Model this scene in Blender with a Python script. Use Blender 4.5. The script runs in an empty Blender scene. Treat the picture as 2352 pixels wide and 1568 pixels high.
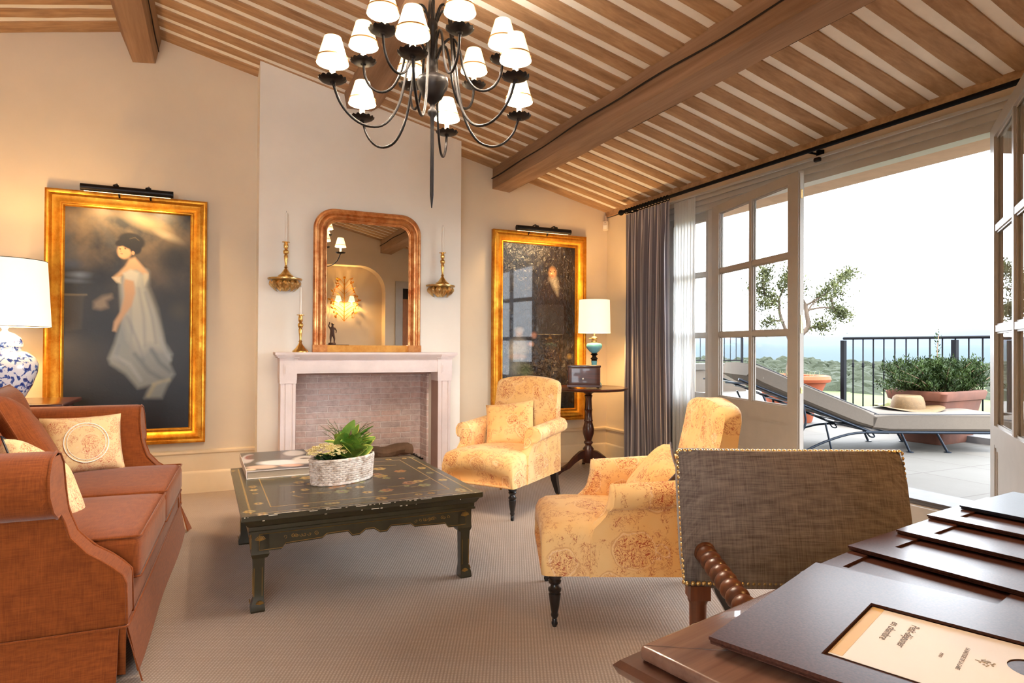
import bpy, math, random
import numpy as np
from mathutils import Vector, Matrix
random.seed(7)
S = bpy.context.scene
C = S.collection
PI = math.pi
sin, cos = math.sin, math.cos

# ------------------------------------------------------------------ camera
F_PX = 1447.0
yaw, pit, rol = (math.radians(a) for a in (24.887, 0.4626, 0.3242))
fw = Vector((sin(yaw), cos(yaw), 0)); rt = Vector((cos(yaw), -sin(yaw), 0)); up = Vector((0, 0, 1))
w_ = fw*cos(pit)+up*sin(pit); u2 = up*cos(pit)-fw*sin(pit)
r3 = rt*cos(rol)+u2*sin(rol); u3 = u2*cos(rol)-rt*sin(rol)
cam = bpy.data.objects.new('camera', bpy.data.cameras.new('camera'))
C.objects.link(cam)
cam.matrix_world = Matrix(((r3.x, u3.x, -w_.x, 0), (r3.y, u3.y, -w_.y, 0), (r3.z, u3.z, -w_.z, 1.2), (0, 0, 0, 1)))
cam.data.sensor_width = 36.0
cam.data.lens = 36.0*F_PX/2352.0
cam.data.clip_start = 0.02
cam.data.clip_end = 20000
S.camera = cam

# ------------------------------------------------------------------ world, sun, exposure
S.view_settings.view_transform = 'Standard'
S.view_settings.look = 'None'
S.view_settings.gamma = 1.0
S.view_settings.exposure = 0.45
S.view_settings.use_curve_mapping = False
wd = bpy.data.worlds.new('sky'); S.world = wd; wd.use_nodes = True
bg = wd.node_tree.nodes['Background']
bg.inputs[0].default_value = (0.86, 0.93, 1.0, 1); bg.inputs[1].default_value = 10.0
sun = bpy.data.objects.new('sun', bpy.data.lights.new('sun', 'SUN')); C.objects.link(sun)
sun.data.energy = 3.6; sun.data.angle = math.radians(3); sun.data.color = (1, 0.9, 0.76)
sun.rotation_euler = Vector((0.42, 0.10, -1)).to_track_quat('-Z', 'Y').to_euler()
S.cycles.max_bounces = 8; S.cycles.diffuse_bounces = 5; S.cycles.glossy_bounces = 4
S.cycles.transparent_max_bounces = 12
S.cycles.sample_clamp_indirect = 6
S.cycles.use_denoising = True
S.cycles.caustics_reflective = False; S.cycles.caustics_refractive = False

# ------------------------------------------------------------------ materials
def lin(c):
    return tuple(((v/255)/12.92 if v/255 <= .04045 else ((v/255+.055)/1.055)**2.4) for v in c)
class NT:
    def __init__(s, name):
        s.m = bpy.data.materials.new(name); s.m.use_nodes = True
        s.n = s.m.node_tree.nodes; s.l = s.m.node_tree.links
        s.b = s.n['Principled BSDF']
    def node(s, t, **kw):
        n = s.n.new(t)
        for k, v in kw.items():
            if k in n.inputs: n.inputs[k].default_value = v
            else: setattr(n, k, v)
        return n
    def link(s, a, b): s.l.new(a, b)
    def coord(s, scale=(1, 1, 1), rot=(0, 0, 0), kind='Object', loc=(0, 0, 0)):
        t = s.node('ShaderNodeTexCoord'); m = s.node('ShaderNodeMapping')
        m.inputs['Scale'].default_value = scale; m.inputs['Rotation'].default_value = rot; m.inputs['Location'].default_value = loc
        s.link(t.outputs[kind], m.inputs['Vector']); return m.outputs[0]
    def noise(s, vec, scale, detail=4, rough=.55, dist=0):
        n = s.node('ShaderNodeTexNoise'); n.inputs['Scale'].default_value = scale; n.inputs['Detail'].default_value = detail
        n.inputs['Roughness'].default_value = rough; n.inputs['Distortion'].default_value = dist
        s.link(vec, n.inputs['Vector']); return n.outputs['Fac']
    def ramp(s, fac, stops, interp='LINEAR'):
        r = s.node('ShaderNodeValToRGB'); r.color_ramp.interpolation = interp
        while len(r.color_ramp.elements) < len(stops): r.color_ramp.elements.new(0.5)
        for e, (p, c) in zip(r.color_ramp.elements, stops):
            e.position = p; e.color = (*c, 1) if len(c) == 3 else c
        s.link(fac, r.inputs[0]); return r.outputs[0]
    def math(s, op, a, b=None, c=None):
        n = s.node('ShaderNodeMath'); n.operation = op
        for i, v in enumerate((a, b, c)):
            if v is None: continue
            if isinstance(v, (int, float)): n.inputs[i].default_value = v
            else: s.link(v, n.inputs[i])
        return n.outputs[0]
    def mix(s, fac, a, b, mode='MIX'):
        n = s.node('ShaderNodeMix'); n.data_type = 'RGBA'; n.blend_type = mode
        for i, v in ((0, fac), (6, a), (7, b)):
            if isinstance(v, (int, float)): n.inputs[i].default_value = v
            elif isinstance(v, tuple): n.inputs[i].default_value = (*v, 1)
            else: s.link(v, n.inputs[i])
        return n.outputs[2]
    def bump(s, h, strength=.3, dist=.01, prev=None):
        b = s.node('ShaderNodeBump'); b.inputs['Strength'].default_value = strength; b.inputs['Distance'].default_value = dist
        s.link(h, b.inputs['Height'])
        if prev: s.link(prev, b.inputs['Normal'])
        s.link(b.outputs[0], s.b.inputs['Normal']); return b.outputs[0]
    def set(s, **kw):
        for k, v in kw.items():
            i = s.b.inputs[k.replace('_', ' ')]
            if isinstance(v, (int, float)): i.default_value = v
            elif isinstance(v, tuple): i.default_value = (*v, 1) if len(v) == 3 else v
            else: s.link(v, i)
        return s
def plain(name, col, rough=.6, metal=0, bump=0, bscale=40, var=.06, spec=.5, coat=0, vscale=None, ani=(1, 1, 1)):
    t = NT(name); c = lin(col)
    v = t.coord(ani)
    n = t.noise(v, vscale or bscale*.25, 5)
    lo = tuple(max(0, x*(1-var*2)) for x in c); hi = tuple(min(1, x*(1+var)) for x in c)
    t.set(Base_Color=t.ramp(n, [(.3, lo), (.7, hi)]), Roughness=rough, Metallic=metal, Specular_IOR_Level=spec, Coat_Weight=coat)
    if bump: t.bump(t.noise(v, bscale, 3), bump, .004)
    return t.m
M = {}
M['plaster'] = plain('wall_plaster', (232, 216, 192), .85, bump=.10, bscale=18, var=.035, vscale=1.6, spec=.2)
M['plaster_l'] = plain('chimney_plaster', (248, 241, 229), .85, bump=.10, bscale=18, var=.03, vscale=1.6, spec=.2)
M['skirt'] = plain('skirting_paint', (232, 214, 184), .55, var=.02)
M['white_in'] = plain('ceiling_infill', (250, 246, 238), .8, bump=.1, bscale=30, var=.03)
M['trim'] = plain('grey_paint', (186, 182, 176), .4, var=.03)
M['trim_d'] = plain('door_paint', (168, 162, 154), .38, var=.03)
M['black_iron'] = plain('black_iron', (30, 26, 26), .42, .6, bump=.2, bscale=60)
M['dark_iron'] = plain('railing_iron', (14, 15, 20), .7, 0, spec=.12)
M['blue_iron'] = plain('lounger_iron', (32, 40, 52), .45, .5)
M['brass'] = plain('brass', (224, 182, 108), .26, 1, bump=.15, bscale=60, var=.12)
M['brass_d'] = plain('brass_antique', (222, 188, 126), .3, 1, bump=.35, bscale=80, var=.2)
M['candle'] = plain('candle_wax', (252, 248, 238), .5, var=.01)
M['stone_pink'] = plain('pink_limestone', (236, 222, 218), .7, bump=.15, bscale=45, var=.05, vscale=5)
M['stone_in'] = plain('sooty_stone', (170, 140, 128), .8, bump=.15, bscale=30, var=.1, vscale=3)
M['terracotta'] = plain('terracotta', (150, 70, 34), .8, bump=.25, bscale=30, var=.12, vscale=3)
M['terracotta2'] = plain('weathered_terracotta', (92, 52, 36), .85, bump=.35, bscale=22, var=.18, vscale=5)
M['cushion_out'] = plain('outdoor_canvas', (92, 82, 72), .8, bump=.15, bscale=250, var=.03)
M['piping_d'] = plain('dark_piping', (58, 58, 62), .7)
M['straw'] = plain('straw', (104, 79, 46), .7, bump=.5, bscale=220, var=.1)
M['terra_floor'] = None
M['paper'] = plain('card_paper', (238, 230, 222), .55, var=.01)
M['paper_y'] = plain('cream_paper', (226, 190, 128), .6, var=.02)
M['ink'] = plain('grey_ink', (120, 110, 104), .7)
M['gold_ink'] = plain('gold_ink', (150, 122, 70), .5, .3)
M['navy'] = plain('navy_leather', (22, 24, 38), .4, bump=.1, bscale=300)
M['plastic'] = plain('white_plastic', (228, 214, 196), .45, var=.01)
M['black_lacq'] = plain('ebonised_wood', (22, 20, 22), .3, coat=.3)
M['bark'] = plain('bark', (120, 96, 76), .9, bump=.8, bscale=26, var=.25)
M['bark_pale'] = plain('olive_bark', (87, 72, 59), .85, bump=.6, bscale=26, var=.2)
M['bronze'] = plain('patinated_bronze', (92, 66, 58), .5, .3, bump=.3, bscale=30)
M['soil'] = plain('soil', (40, 30, 24), .95, bump=.8, bscale=80)
M['dark_in'] = plain('dark_interior', (40, 34, 30), .9)
M['teal'] = plain('opaline_glass', (120, 206, 232), .18, coat=.6, var=.06)
M['door_wood'] = plain('orange_wood', (176, 112, 60), .5, var=.12, ani=(6, 6, 1))

def wood(name, c0, c1, axis=0, scale=6, rough=.6, bump=.35, knots=True, coat=0, stretch=.06):
    t = NT(name); sc = [1, 1, 1]; sc[axis] = stretch
    v = t.coord(tuple(sc))
    # per-object offset so neighbouring timbers differ
    oi = t.node('ShaderNodeObjectInfo'); ad = t.node('ShaderNodeVectorMath', operation='ADD')
    mu = t.node('ShaderNodeVectorMath', operation='SCALE'); mu.inputs['Scale'].default_value = 7
    t.link(oi.outputs['Location'], mu.inputs[0]); t.link(v, ad.inputs[0]); t.link(mu.outputs[0], ad.inputs[1])
    v = ad.outputs[0]
    n = t.noise(v, scale*3, 6, .6, .6)
    n2 = t.noise(v, scale*14, 3, .6)
    f = t.math('ADD', t.math('MULTIPLY', n, .75), t.math('MULTIPLY', n2, .25))
    col = t.ramp(f, [(.33, lin(c0)), (.66, lin(c1))])
    if knots:
        vo = t.node('ShaderNodeTexVoronoi'); vo.inputs['Scale'].default_value = 5
        t.link(v, vo.inputs['Vector'])
        kn = t.ramp(vo.outputs['Distance'], [(.0, (1, 1, 1)), (.09, (0, 0, 0))])
        col = t.mix(t.math('MULTIPLY', kn, .6), col, tuple(x*.45 for x in lin(c0)))
    t.set(Base_Color=col, Roughness=rough, Coat_Weight=coat)
    t.bump(f, bump, .006); return t.m
M['joist'] = wood('joist_oak', (146, 110, 78), (196, 160, 122), 0, 4, .75)
M['beam'] = wood('beam_oak', (128, 96, 72), (176, 142, 114), 1, 3, .75, .5)
M['mahog'] = wood('mahogany', (40, 16, 12), (92, 44, 30), 0, 6, .28, .05, False, .4)
M['mahog_v'] = wood('mahogany_turned', (38, 16, 12), (86, 42, 30), 2, 6, .3, .05, False, .4)
M['walnut'] = wood('barley_twist_oak', (70, 34, 18), (122, 68, 36), 2, 8, .35, .15, False, .25)
M['desk'] = wood('desk_wood', (92, 62, 50), (134, 98, 80), 0, 5, .26, .06, False, .5)
M['desk_d'] = wood('desk_edge_wood', (64, 36, 26), (98, 60, 42), 0, 5, .3, .06, False, .4)

# gold frames
def gold(name, c, c2, rough=.28):
    t = NT(name); v = t.coord()
    n = t.noise(v, 9, 6, .7)
    t.set(Base_Color=t.ramp(n, [(.35, lin(c2)), (.62, lin(c))]), Metallic=.85, Roughness=t.ramp(n, [(.3, (.5,)*3), (.7, (rough,)*3)]))
    t.bump(t.noise(v, 60, 4), .12, .003); return t.m
M['gold'] = gold('gilt_frame', (232, 170, 62), (196, 118, 26))
M['gold_r'] = gold('red_gold_frame', (224, 166, 108), (176, 96, 48))
M['gold_flat'] = gold('flat_gilt', (226, 172, 96), (204, 142, 70), .45)

# sisal carpet
def m_carpet():
    t = NT('sisal_carpet'); v = t.coord((1, 1, 1), (0, 0, math.radians(25)))
    w1 = t.node('ShaderNodeTexWave', wave_type='BANDS', bands_direction='X'); w1.inputs['Scale'].default_value = 24; w1.inputs['Distortion'].default_value = 1.2; w1.inputs['Detail Scale'].default_value = 5
    w2 = t.node('ShaderNodeTexWave', wave_type='BANDS', bands_direction='Y'); w2.inputs['Scale'].default_value = 26; w2.inputs['Distortion'].default_value = 1.0; w2.inputs['Detail Scale'].default_value = 4
    t.link(v, w1.inputs['Vector']); t.link(v, w2.inputs['Vector'])
    h = t.math('MULTIPLY', w1.outputs['Fac'], t.math('ADD', t.math('MULTIPLY', w2.outputs['Fac'], .6), .4))
    n = t.noise(v, 140, 3); n2 = t.noise(v, 1.4, 3)
    f = t.math('ADD', t.math('MULTIPLY', h, .62), t.math('MULTIPLY', n, .3))
    col = t.ramp(f, [(.05, lin((122, 102, 86))), (.5, lin((166, 146, 128))), (.9, lin((198, 180, 162)))])
    col = t.mix(.25, col, t.ramp(n2, [(.3, lin((140, 116, 96))), (.7, lin((184, 164, 146)))]))
    t.set(Base_Color=col, Roughness=.85, Sheen_Weight=.2)
    t.bump(f, .5, .004); return t.m
M['carpet'] = m_carpet()

# toile de jouy cloth
def m_toile(name, base, base2, red, dens=1.0):
    t = NT(name); v = t.coord((1, 1, 1), (.3, .2, .1))
    nz = t.node('ShaderNodeTexNoise'); nz.inputs['Scale'].default_value = 7*dens; nz.inputs['Detail'].default_value = 3; t.link(v, nz.inputs['Vector'])
    sc_ = t.node('ShaderNodeVectorMath', operation='SCALE'); sc_.inputs['Scale'].default_value = .085; t.link(nz.outputs['Color'], sc_.inputs[0])
    ad_ = t.node('ShaderNodeVectorMath', operation='ADD'); t.link(v, ad_.inputs[0]); t.link(sc_.outputs[0], ad_.inputs[1])
    vo = t.node('ShaderNodeTexVoronoi', feature='F1'); vo.inputs['Scale'].default_value = 4.6*dens; vo.inputs['Randomness'].default_value = .9
    t.link(ad_.outputs[0], vo.inputs['Vector'])
    d = vo.outputs['Distance']
    patch = t.ramp(d, [(.34, (1, 1, 1)), (.40, (0, 0, 0))])
    n = t.noise(v, 30*dens, 2, .5, 1.6)
    line = t.ramp(n, [(.40, (0, 0, 0)), (.43, (1, 1, 1)), (.46, (1, 1, 1)), (.49, (0, 0, 0)), (.54, (0, 0, 0)), (.57, (1, 1, 1)), (.60, (0, 0, 0))])
    ring = t.ramp(d, [(.405, (0, 0, 0)), (.42, (1, 1, 1)), (.44, (0, 0, 0))])
    ring2 = t.ramp(d, [(.375, (0, 0, 0)), (.388, (1, 1, 1)), (.40, (0, 0, 0))])
    n3 = t.noise(v, 2.2, 2)
    sprig = t.math('MULTIPLY', t.ramp(t.noise(v, 11*dens, 4, .7, .8), [(.50, (0, 0, 0)), (.55, (1, 1, 1))]), line)
    mask = t.math('MAXIMUM', t.math('MULTIPLY', patch, line), t.math('MULTIPLY', sprig, .8))
    mask = t.math('MAXIMUM', mask, t.math('MULTIPLY', ring, t.ramp(n3, [(.5, (0, 0, 0)), (.56, (.45, .45, .45))])))
    bc = t.ramp(t.noise(v, 3.5, 3), [(.35, lin(base2)), (.65, lin(base))])
    bc = t.mix(t.math('MULTIPLY', ring2, .35), bc, lin((250, 236, 214)))
    col = t.mix(t.math('MULTIPLY', mask, .85), bc, lin(red))
    t.set(Base_Color=col, Roughness=.8, Sheen_Weight=.15, Specular_IOR_Level=.25)
    t.bump(t.noise(v, 420, 2), .15, .002); return t.m
M['toile'] = m_toile('toile_fabric', (240, 202, 142), (236, 186, 116), (166, 42, 26), 1.1)
M['toile_l'] = m_toile('toile_cushion_fabric', (240, 216, 168), (238, 206, 150), (190, 50, 44), 1.6)

def m_weave(name, c0, c1, scale=300, rough=.85, bump=.3, sheen=.2, vs=1.5, amp=.5):
    t = NT(name); v = t.coord()
    k = scale*.045
    a = t.noise(t.coord((scale, k, k)), 1, 2); b = t.noise(t.coord((k, scale, k)), 1, 2); c = t.noise(t.coord((k, k, scale)), 1, 2)
    f = t.math('ADD', .5, t.math('MULTIPLY', t.math('SUBTRACT', t.math('ADD', a, t.math('ADD', b, c)), 1.5), .36))
    col = t.ramp(f, [(.5-amp*.4, lin(c0)), (.5+amp*.4, lin(c1))])
    t.set(Base_Color=col, Roughness=rough, Sheen_Weight=sheen, Specular_IOR_Level=.2)
    t.bump(f, bump, .002); return t.m
M['rust'] = m_weave('rust_fabric', (112, 52, 14), (144, 74, 26), 420, amp=.35)
M['grey_weave'] = m_weave('taupe_linen', (80, 70, 66), (134, 122, 114), 380, amp=.4, bump=.5)
M['grey_back'] = plain('grey_velvet', (96, 92, 100), .8)

# striped curtain (uses the pleat parameter stored as UV)
def m_curtain():
    t = NT('striped_curtain'); tc = t.node('ShaderNodeUVMap')
    sp = t.node('ShaderNodeSeparateXYZ'); t.link(tc.outputs[0], sp.inputs[0])
    u = t.math('FRACT', t.math('MULTIPLY', sp.outputs[0], 15.0))
    g0, g1, w = lin((116, 110, 120)), lin((156, 150, 152)), lin((232, 224, 220))
    col = t.ramp(u, [(0, g0), (.22, w), (.27, g1), (.42, g0), (.60, g1), (.66, w), (.72, lin((96, 88, 96))), (.9, g1)], 'CONSTANT')
    t.set(Base_Color=col, Roughness=.8, Sheen_Weight=.2); return t.m
M['curtain'] = m_curtain()
def m_sheer():
    t = NT('sheer_voile'); out = t.n['Material Output']
    tr = t.node('ShaderNodeBsdfTransparent'); tl = t.node('ShaderNodeBsdfTranslucent'); df = t.node('ShaderNodeBsdfDiffuse')
    tl.inputs[0].default_value = df.inputs[0].default_value = (.86, .88, .88, 1)
    a = t.node('ShaderNodeMixShader'); a.inputs[0].default_value = .5; t.link(tl.outputs[0], a.inputs[1]); t.link(df.outputs[0], a.inputs[2])
    b = t.node('ShaderNodeMixShader'); b.inputs[0].default_value = .72; t.link(tr.outputs[0], b.inputs[1]); t.link(a.outputs[0], b.inputs[2])
    t.link(b.outputs[0], out.inputs[0]); return t.m
M['sheer'] = m_sheer()
def m_glass():
    t = NT('window_glass'); out = t.n['Material Output']
    tr = t.node('ShaderNodeBsdfTransparent'); gl = t.node('ShaderNodeBsdfGlossy'); gl.inputs['Roughness'].default_value = .0
    fr = t.node('ShaderNodeFresnel'); fr.inputs[0].default_value = 1.5
    ge = t.node('ShaderNodeNewGeometry')
    a = t.node('ShaderNodeMixShader'); t.link(t.math('MULTIPLY', fr.outputs[0], t.math('SUBTRACT', 1.0, ge.outputs['Backfacing'])), a.inputs[0]); t.link(tr.outputs[0], a.inputs[1]); t.link(gl.outputs[0], a.inputs[2])
    t.link(a.outputs[0], out.inputs[0]); return t.m
M['glass'] = m_glass()
M['mirror'] = NT('mirror_glass').set(Base_Color=(.86, .87, .85), Metallic=1.0, Roughness=.0).m
def m_emit(name, col, strength, base=(.9, .85, .75)):
    t = NT(name); t.set(Base_Color=base, Roughness=.8, Emission_Color=col, Emission_Strength=strength); return t.m
M['shade'] = m_emit('lit_lampshade', (1.0, .70, .34), 1.5)
M['shade_big'] = m_emit('lit_drum_shade', (1.0, .80, .56), .72)
M['candle_lit'] = m_emit('lit_candle_tube', (1.0, .62, .25), .9)
M['bulb'] = m_emit('bulb', (1.0, .72, .4), 12)
M['lamp_strip'] = m_emit('picture_light_strip', (1.0, .72, .35), 3)

# brickwork
def m_brick():
    t = NT('firebox_brick'); v = t.coord((1, 1, 1))
    sp = t.node('ShaderNodeSeparateXYZ'); t.link(v, sp.inputs[0])
    cb = t.node('ShaderNodeCombineXYZ'); t.link(t.math('ADD', sp.outputs[0], sp.outputs[1]), cb.inputs[0]); t.link(sp.outputs[2], cb.inputs[1])
    nz = t.node('ShaderNodeTexNoise'); nz.inputs['Scale'].default_value = 9; t.link(v, nz.inputs['Vector'])
    ad = t.node('ShaderNodeVectorMath', operation='ADD'); sc = t.node('ShaderNodeVectorMath', operation='SCALE'); sc.inputs['Scale'].default_value = .018
    t.link(nz.outputs['Color'], sc.inputs[0]); t.link(cb.outputs[0], ad.inputs[0]); t.link(sc.outputs[0], ad.inputs[1])
    b = t.node('ShaderNodeTexBrick'); t.link(ad.outputs[0], b.inputs['Vector'])
    b.inputs['Scale'].default_value = 1; b.inputs['Brick Width'].default_value = .185; b.inputs['Row Height'].default_value = .052
    b.inputs['Mortar Size'].default_value = .006; b.inputs['Mortar Smooth'].default_value = .4; b.inputs['Bias'].default_value = 0
    b.inputs['Color1'].default_value = (*lin((226, 192, 178)), 1); b.inputs['Color2'].default_value = (*lin((196, 178, 172)), 1); b.inputs['Mortar'].default_value = (*lin((246, 236, 228)), 1)
    n = t.noise(v, 16, 5, .7)
    col = t.mix(.42, b.outputs['Color'], t.ramp(n, [(.3, lin((160, 138, 132))), (.5, lin((220, 200, 192))), (.72, lin((246, 238, 232)))]))
    t.set(Base_Color=col, Roughness=.9)
    h = t.math('ADD', t.math('MULTIPLY', b.outputs['Fac'], -.8), t.math('MULTIPLY', n, .4))
    t.bump(h, .8, .012); return t.m
M['brick'] = m_brick()
def m_tiles():
    t = NT('terrace_paving'); v = t.coord((1, 1, 1))
    b = t.node('ShaderNodeTexBrick', offset=.0); t.link(v, b.inputs['Vector']); b.inputs['Scale'].default_value = 1
    b.inputs['Brick Width'].default_value = .6; b.inputs['Row Height'].default_value = .6; b.inputs['Mortar Size'].default_value = .006
    b.inputs['Color1'].default_value = (*lin((92, 89, 84)), 1); b.inputs['Color2'].default_value = (*lin((88, 84, 79)), 1); b.inputs['Mortar'].default_value = (*lin((67, 62, 56)), 1)
    n = t.noise(v, 3, 5)
    col = t.mix(.3, b.outputs['Color'], t.ramp(n, [(.3, lin((82, 77, 72))), (.7, lin((97, 92, 89)))]))
    t.set(Base_Color=col, Roughness=.75, Specular_IOR_Level=.15); t.bump(t.noise(v, 40, 4), .1, .005); return t.m
M['tiles'] = m_tiles()
M['render_out'] = plain('terrace_render', (75, 64, 53), .9, bump=.2, bscale=30, var=.06, vscale=2)
M['coping'] = plain('stone_coping', (63, 56, 49), .85, bump=.4, bscale=25, var=.16, vscale=4)
M['kerb'] = plain('white_kerb', (88, 86, 88), .7)
M['eave'] = plain('lintel_render', (196, 164, 138), .85, var=.05)

# blue and white porcelain
def m_delft():
    t = NT('blue_white_porcelain'); v = t.coord()
    n = t.noise(v, 26, 3, .6, .8); vo = t.node('ShaderNodeTexVoronoi'); vo.inputs['Scale'].default_value = 15; t.link(v, vo.inputs['Vector'])
    nn = t.math('ADD', n, t.math('MULTIPLY', t.ramp(vo.outputs['Distance'], [(.12, (1, 1, 1)), (.4, (0, 0, 0))]), .16))
    col = t.ramp(nn, [(.545, lin((238, 240, 246))), (.575, lin((70, 104, 178))), (.68, lin((26, 48, 128)))])
    t.set(Base_Color=col, Roughness=.15, Coat_Weight=.5); return t.m
M['delft'] = m_delft()
def m_leaf(name, c0, c1, rough=.5, trans=.25):
    t = NT(name); v = t.coord(); n = t.noise(v, 9, 3)
    t.set(Base_Color=t.ramp(n, [(.35, lin(c0)), (.65, lin(c1))]), Roughness=rough, Specular_IOR_Level=.12); return t.m
M['leaf'] = m_leaf('leaf_green', (78, 122, 44), (150, 176, 84))
M['leaf_dark'] = m_leaf('leaf_dark', (26, 48, 24), (50, 78, 40), .35)
M['leaf_y'] = m_leaf('leaf_margin', (214, 214, 90), (236, 230, 130))
M['blossom'] = m_leaf('yellow_blossom', (236, 214, 140), (250, 242, 200))
M['grass'] = m_leaf('grass_blade', (92, 100, 62), (128, 128, 90))
M['moss'] = m_leaf('moss', (52, 54, 24), (71, 69, 36))
M['olive'] = m_leaf('olive_leaf', (46, 50, 26), (88, 92, 56))
M['juniper'] = m_leaf('juniper', (20, 34, 12), (50, 66, 28))
M['forest'] = m_leaf('woodland_foliage', (26, 33, 25), (50, 53, 40), .9)
M['meadow'] = m_leaf('meadow_grass', (50, 61, 28), (68, 74, 43), .9)
M['hills'] = m_leaf('hazed_hills', (61, 68, 78), (67, 73, 83), 1)  # blue-grey base colour carries the distance haze
M['hills2'] = m_leaf('hazed_hills_near', (50, 61, 66), (58, 66, 71), 1)  # haze mixed into this base colour as well
def m_wicker():
    t = NT('whitewashed_wicker'); v = t.coord(); n = t.noise(v, 30, 4)
    t.set(Base_Color=t.ramp(n, [(.3, lin((176, 152, 130))), (.55, lin((236, 226, 216)))]), Roughness=.6); return t.m
M['wicker'] = m_wicker()
def m_leather():
    t = NT('brown_leatherette'); v = t.coord((1, 1, 1)); n = t.noise(t.coord((260, 260, 260)), 1, 3)
    t.set(Base_Color=t.ramp(n, [(.3, lin((58, 34, 28))), (.7, lin((86, 54, 44)))]), Roughness=.30, Specular_IOR_Level=.13)
    t.bump(n, .03, .0003); return t.m
M['leather'] = m_leather()
def m_vcol(name, rough=.5, bump=None, coat=0, spec=.5):
    t = NT(name); a = t.node('ShaderNodeVertexColor', layer_name='Col')
    t.set(Base_Color=a.outputs[0], Roughness=rough, Coat_Weight=coat, Specular_IOR_Level=spec)
    if bump: t.bump(t.noise(t.coord(bump[2]), bump[1], 4, .6, .8), bump[0], bump[3])
    return t.m
M['canvas_1'] = m_vcol('painted_canvas', .45, (.25, 30, (1, 1, 1.5), .003), 0)
M['canvas_2'] = m_vcol('varnished_canvas', .24, (1.0, 13, (1.3, 1, 1.0), .03), .5)
M['lacquer'] = m_vcol('chinoiserie_lacquer', .26, (.12, 5, (1, 1, 1), .01), .12, .4)
M['lacq_side'] = plain('dark_olive_lacquer', (48, 44, 26), .3, coat=.3, var=.15)
M['gold_line'] = plain('gilt_line', (150, 112, 52), .4, .5)
M['chip'] = plain('chipped_gesso', (214, 204, 184), .8)
M['cover'] = m_vcol('printed_cover', .25)
M['pages'] = plain('book_pages', (176, 160, 140), .8, bump=.5, bscale=10, ani=(1, 1, 60))

# ------------------------------------------------------------------ mesh helpers
def obj(name, verts, faces, mat, parent=None, smooth=40, uv=None):
    me = bpy.data.meshes.new(name)
    me.from_pydata([tuple(v) for v in verts], [], faces); me.update()
    if mat: me.materials.append(M[mat] if isinstance(mat, str) else mat)
    if smooth:
        me.polygons.foreach_set('use_smooth', [True]*len(me.polygons))
        try: me.set_sharp_from_angle(angle=math.radians(smooth))
        except Exception: pass
    if uv is not None:
        l = me.uv_layers.new(name='UVMap')
        for lp in me.loops: l.data[lp.index].uv = uv[lp.vertex_index]
    o = bpy.data.objects.new(name, me); C.objects.link(o)
    if parent: o.parent = parent
    return o
def tag(o, label=None, cat=None, group=None, kind=None):
    if label: o['label'] = label
    if cat: o['category'] = cat
    if group: o['group'] = group
    if kind: o['kind'] = kind
    return o
def thing(name, label, cat, loc=(0, 0, 0), rz=0, group=None):
    o = bpy.data.objects.new(name, None); C.objects.link(o); o.location = loc; o.rotation_euler = (0, 0, rz)
    o.empty_display_size = .1
    return tag(o, label, cat, group)
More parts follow.
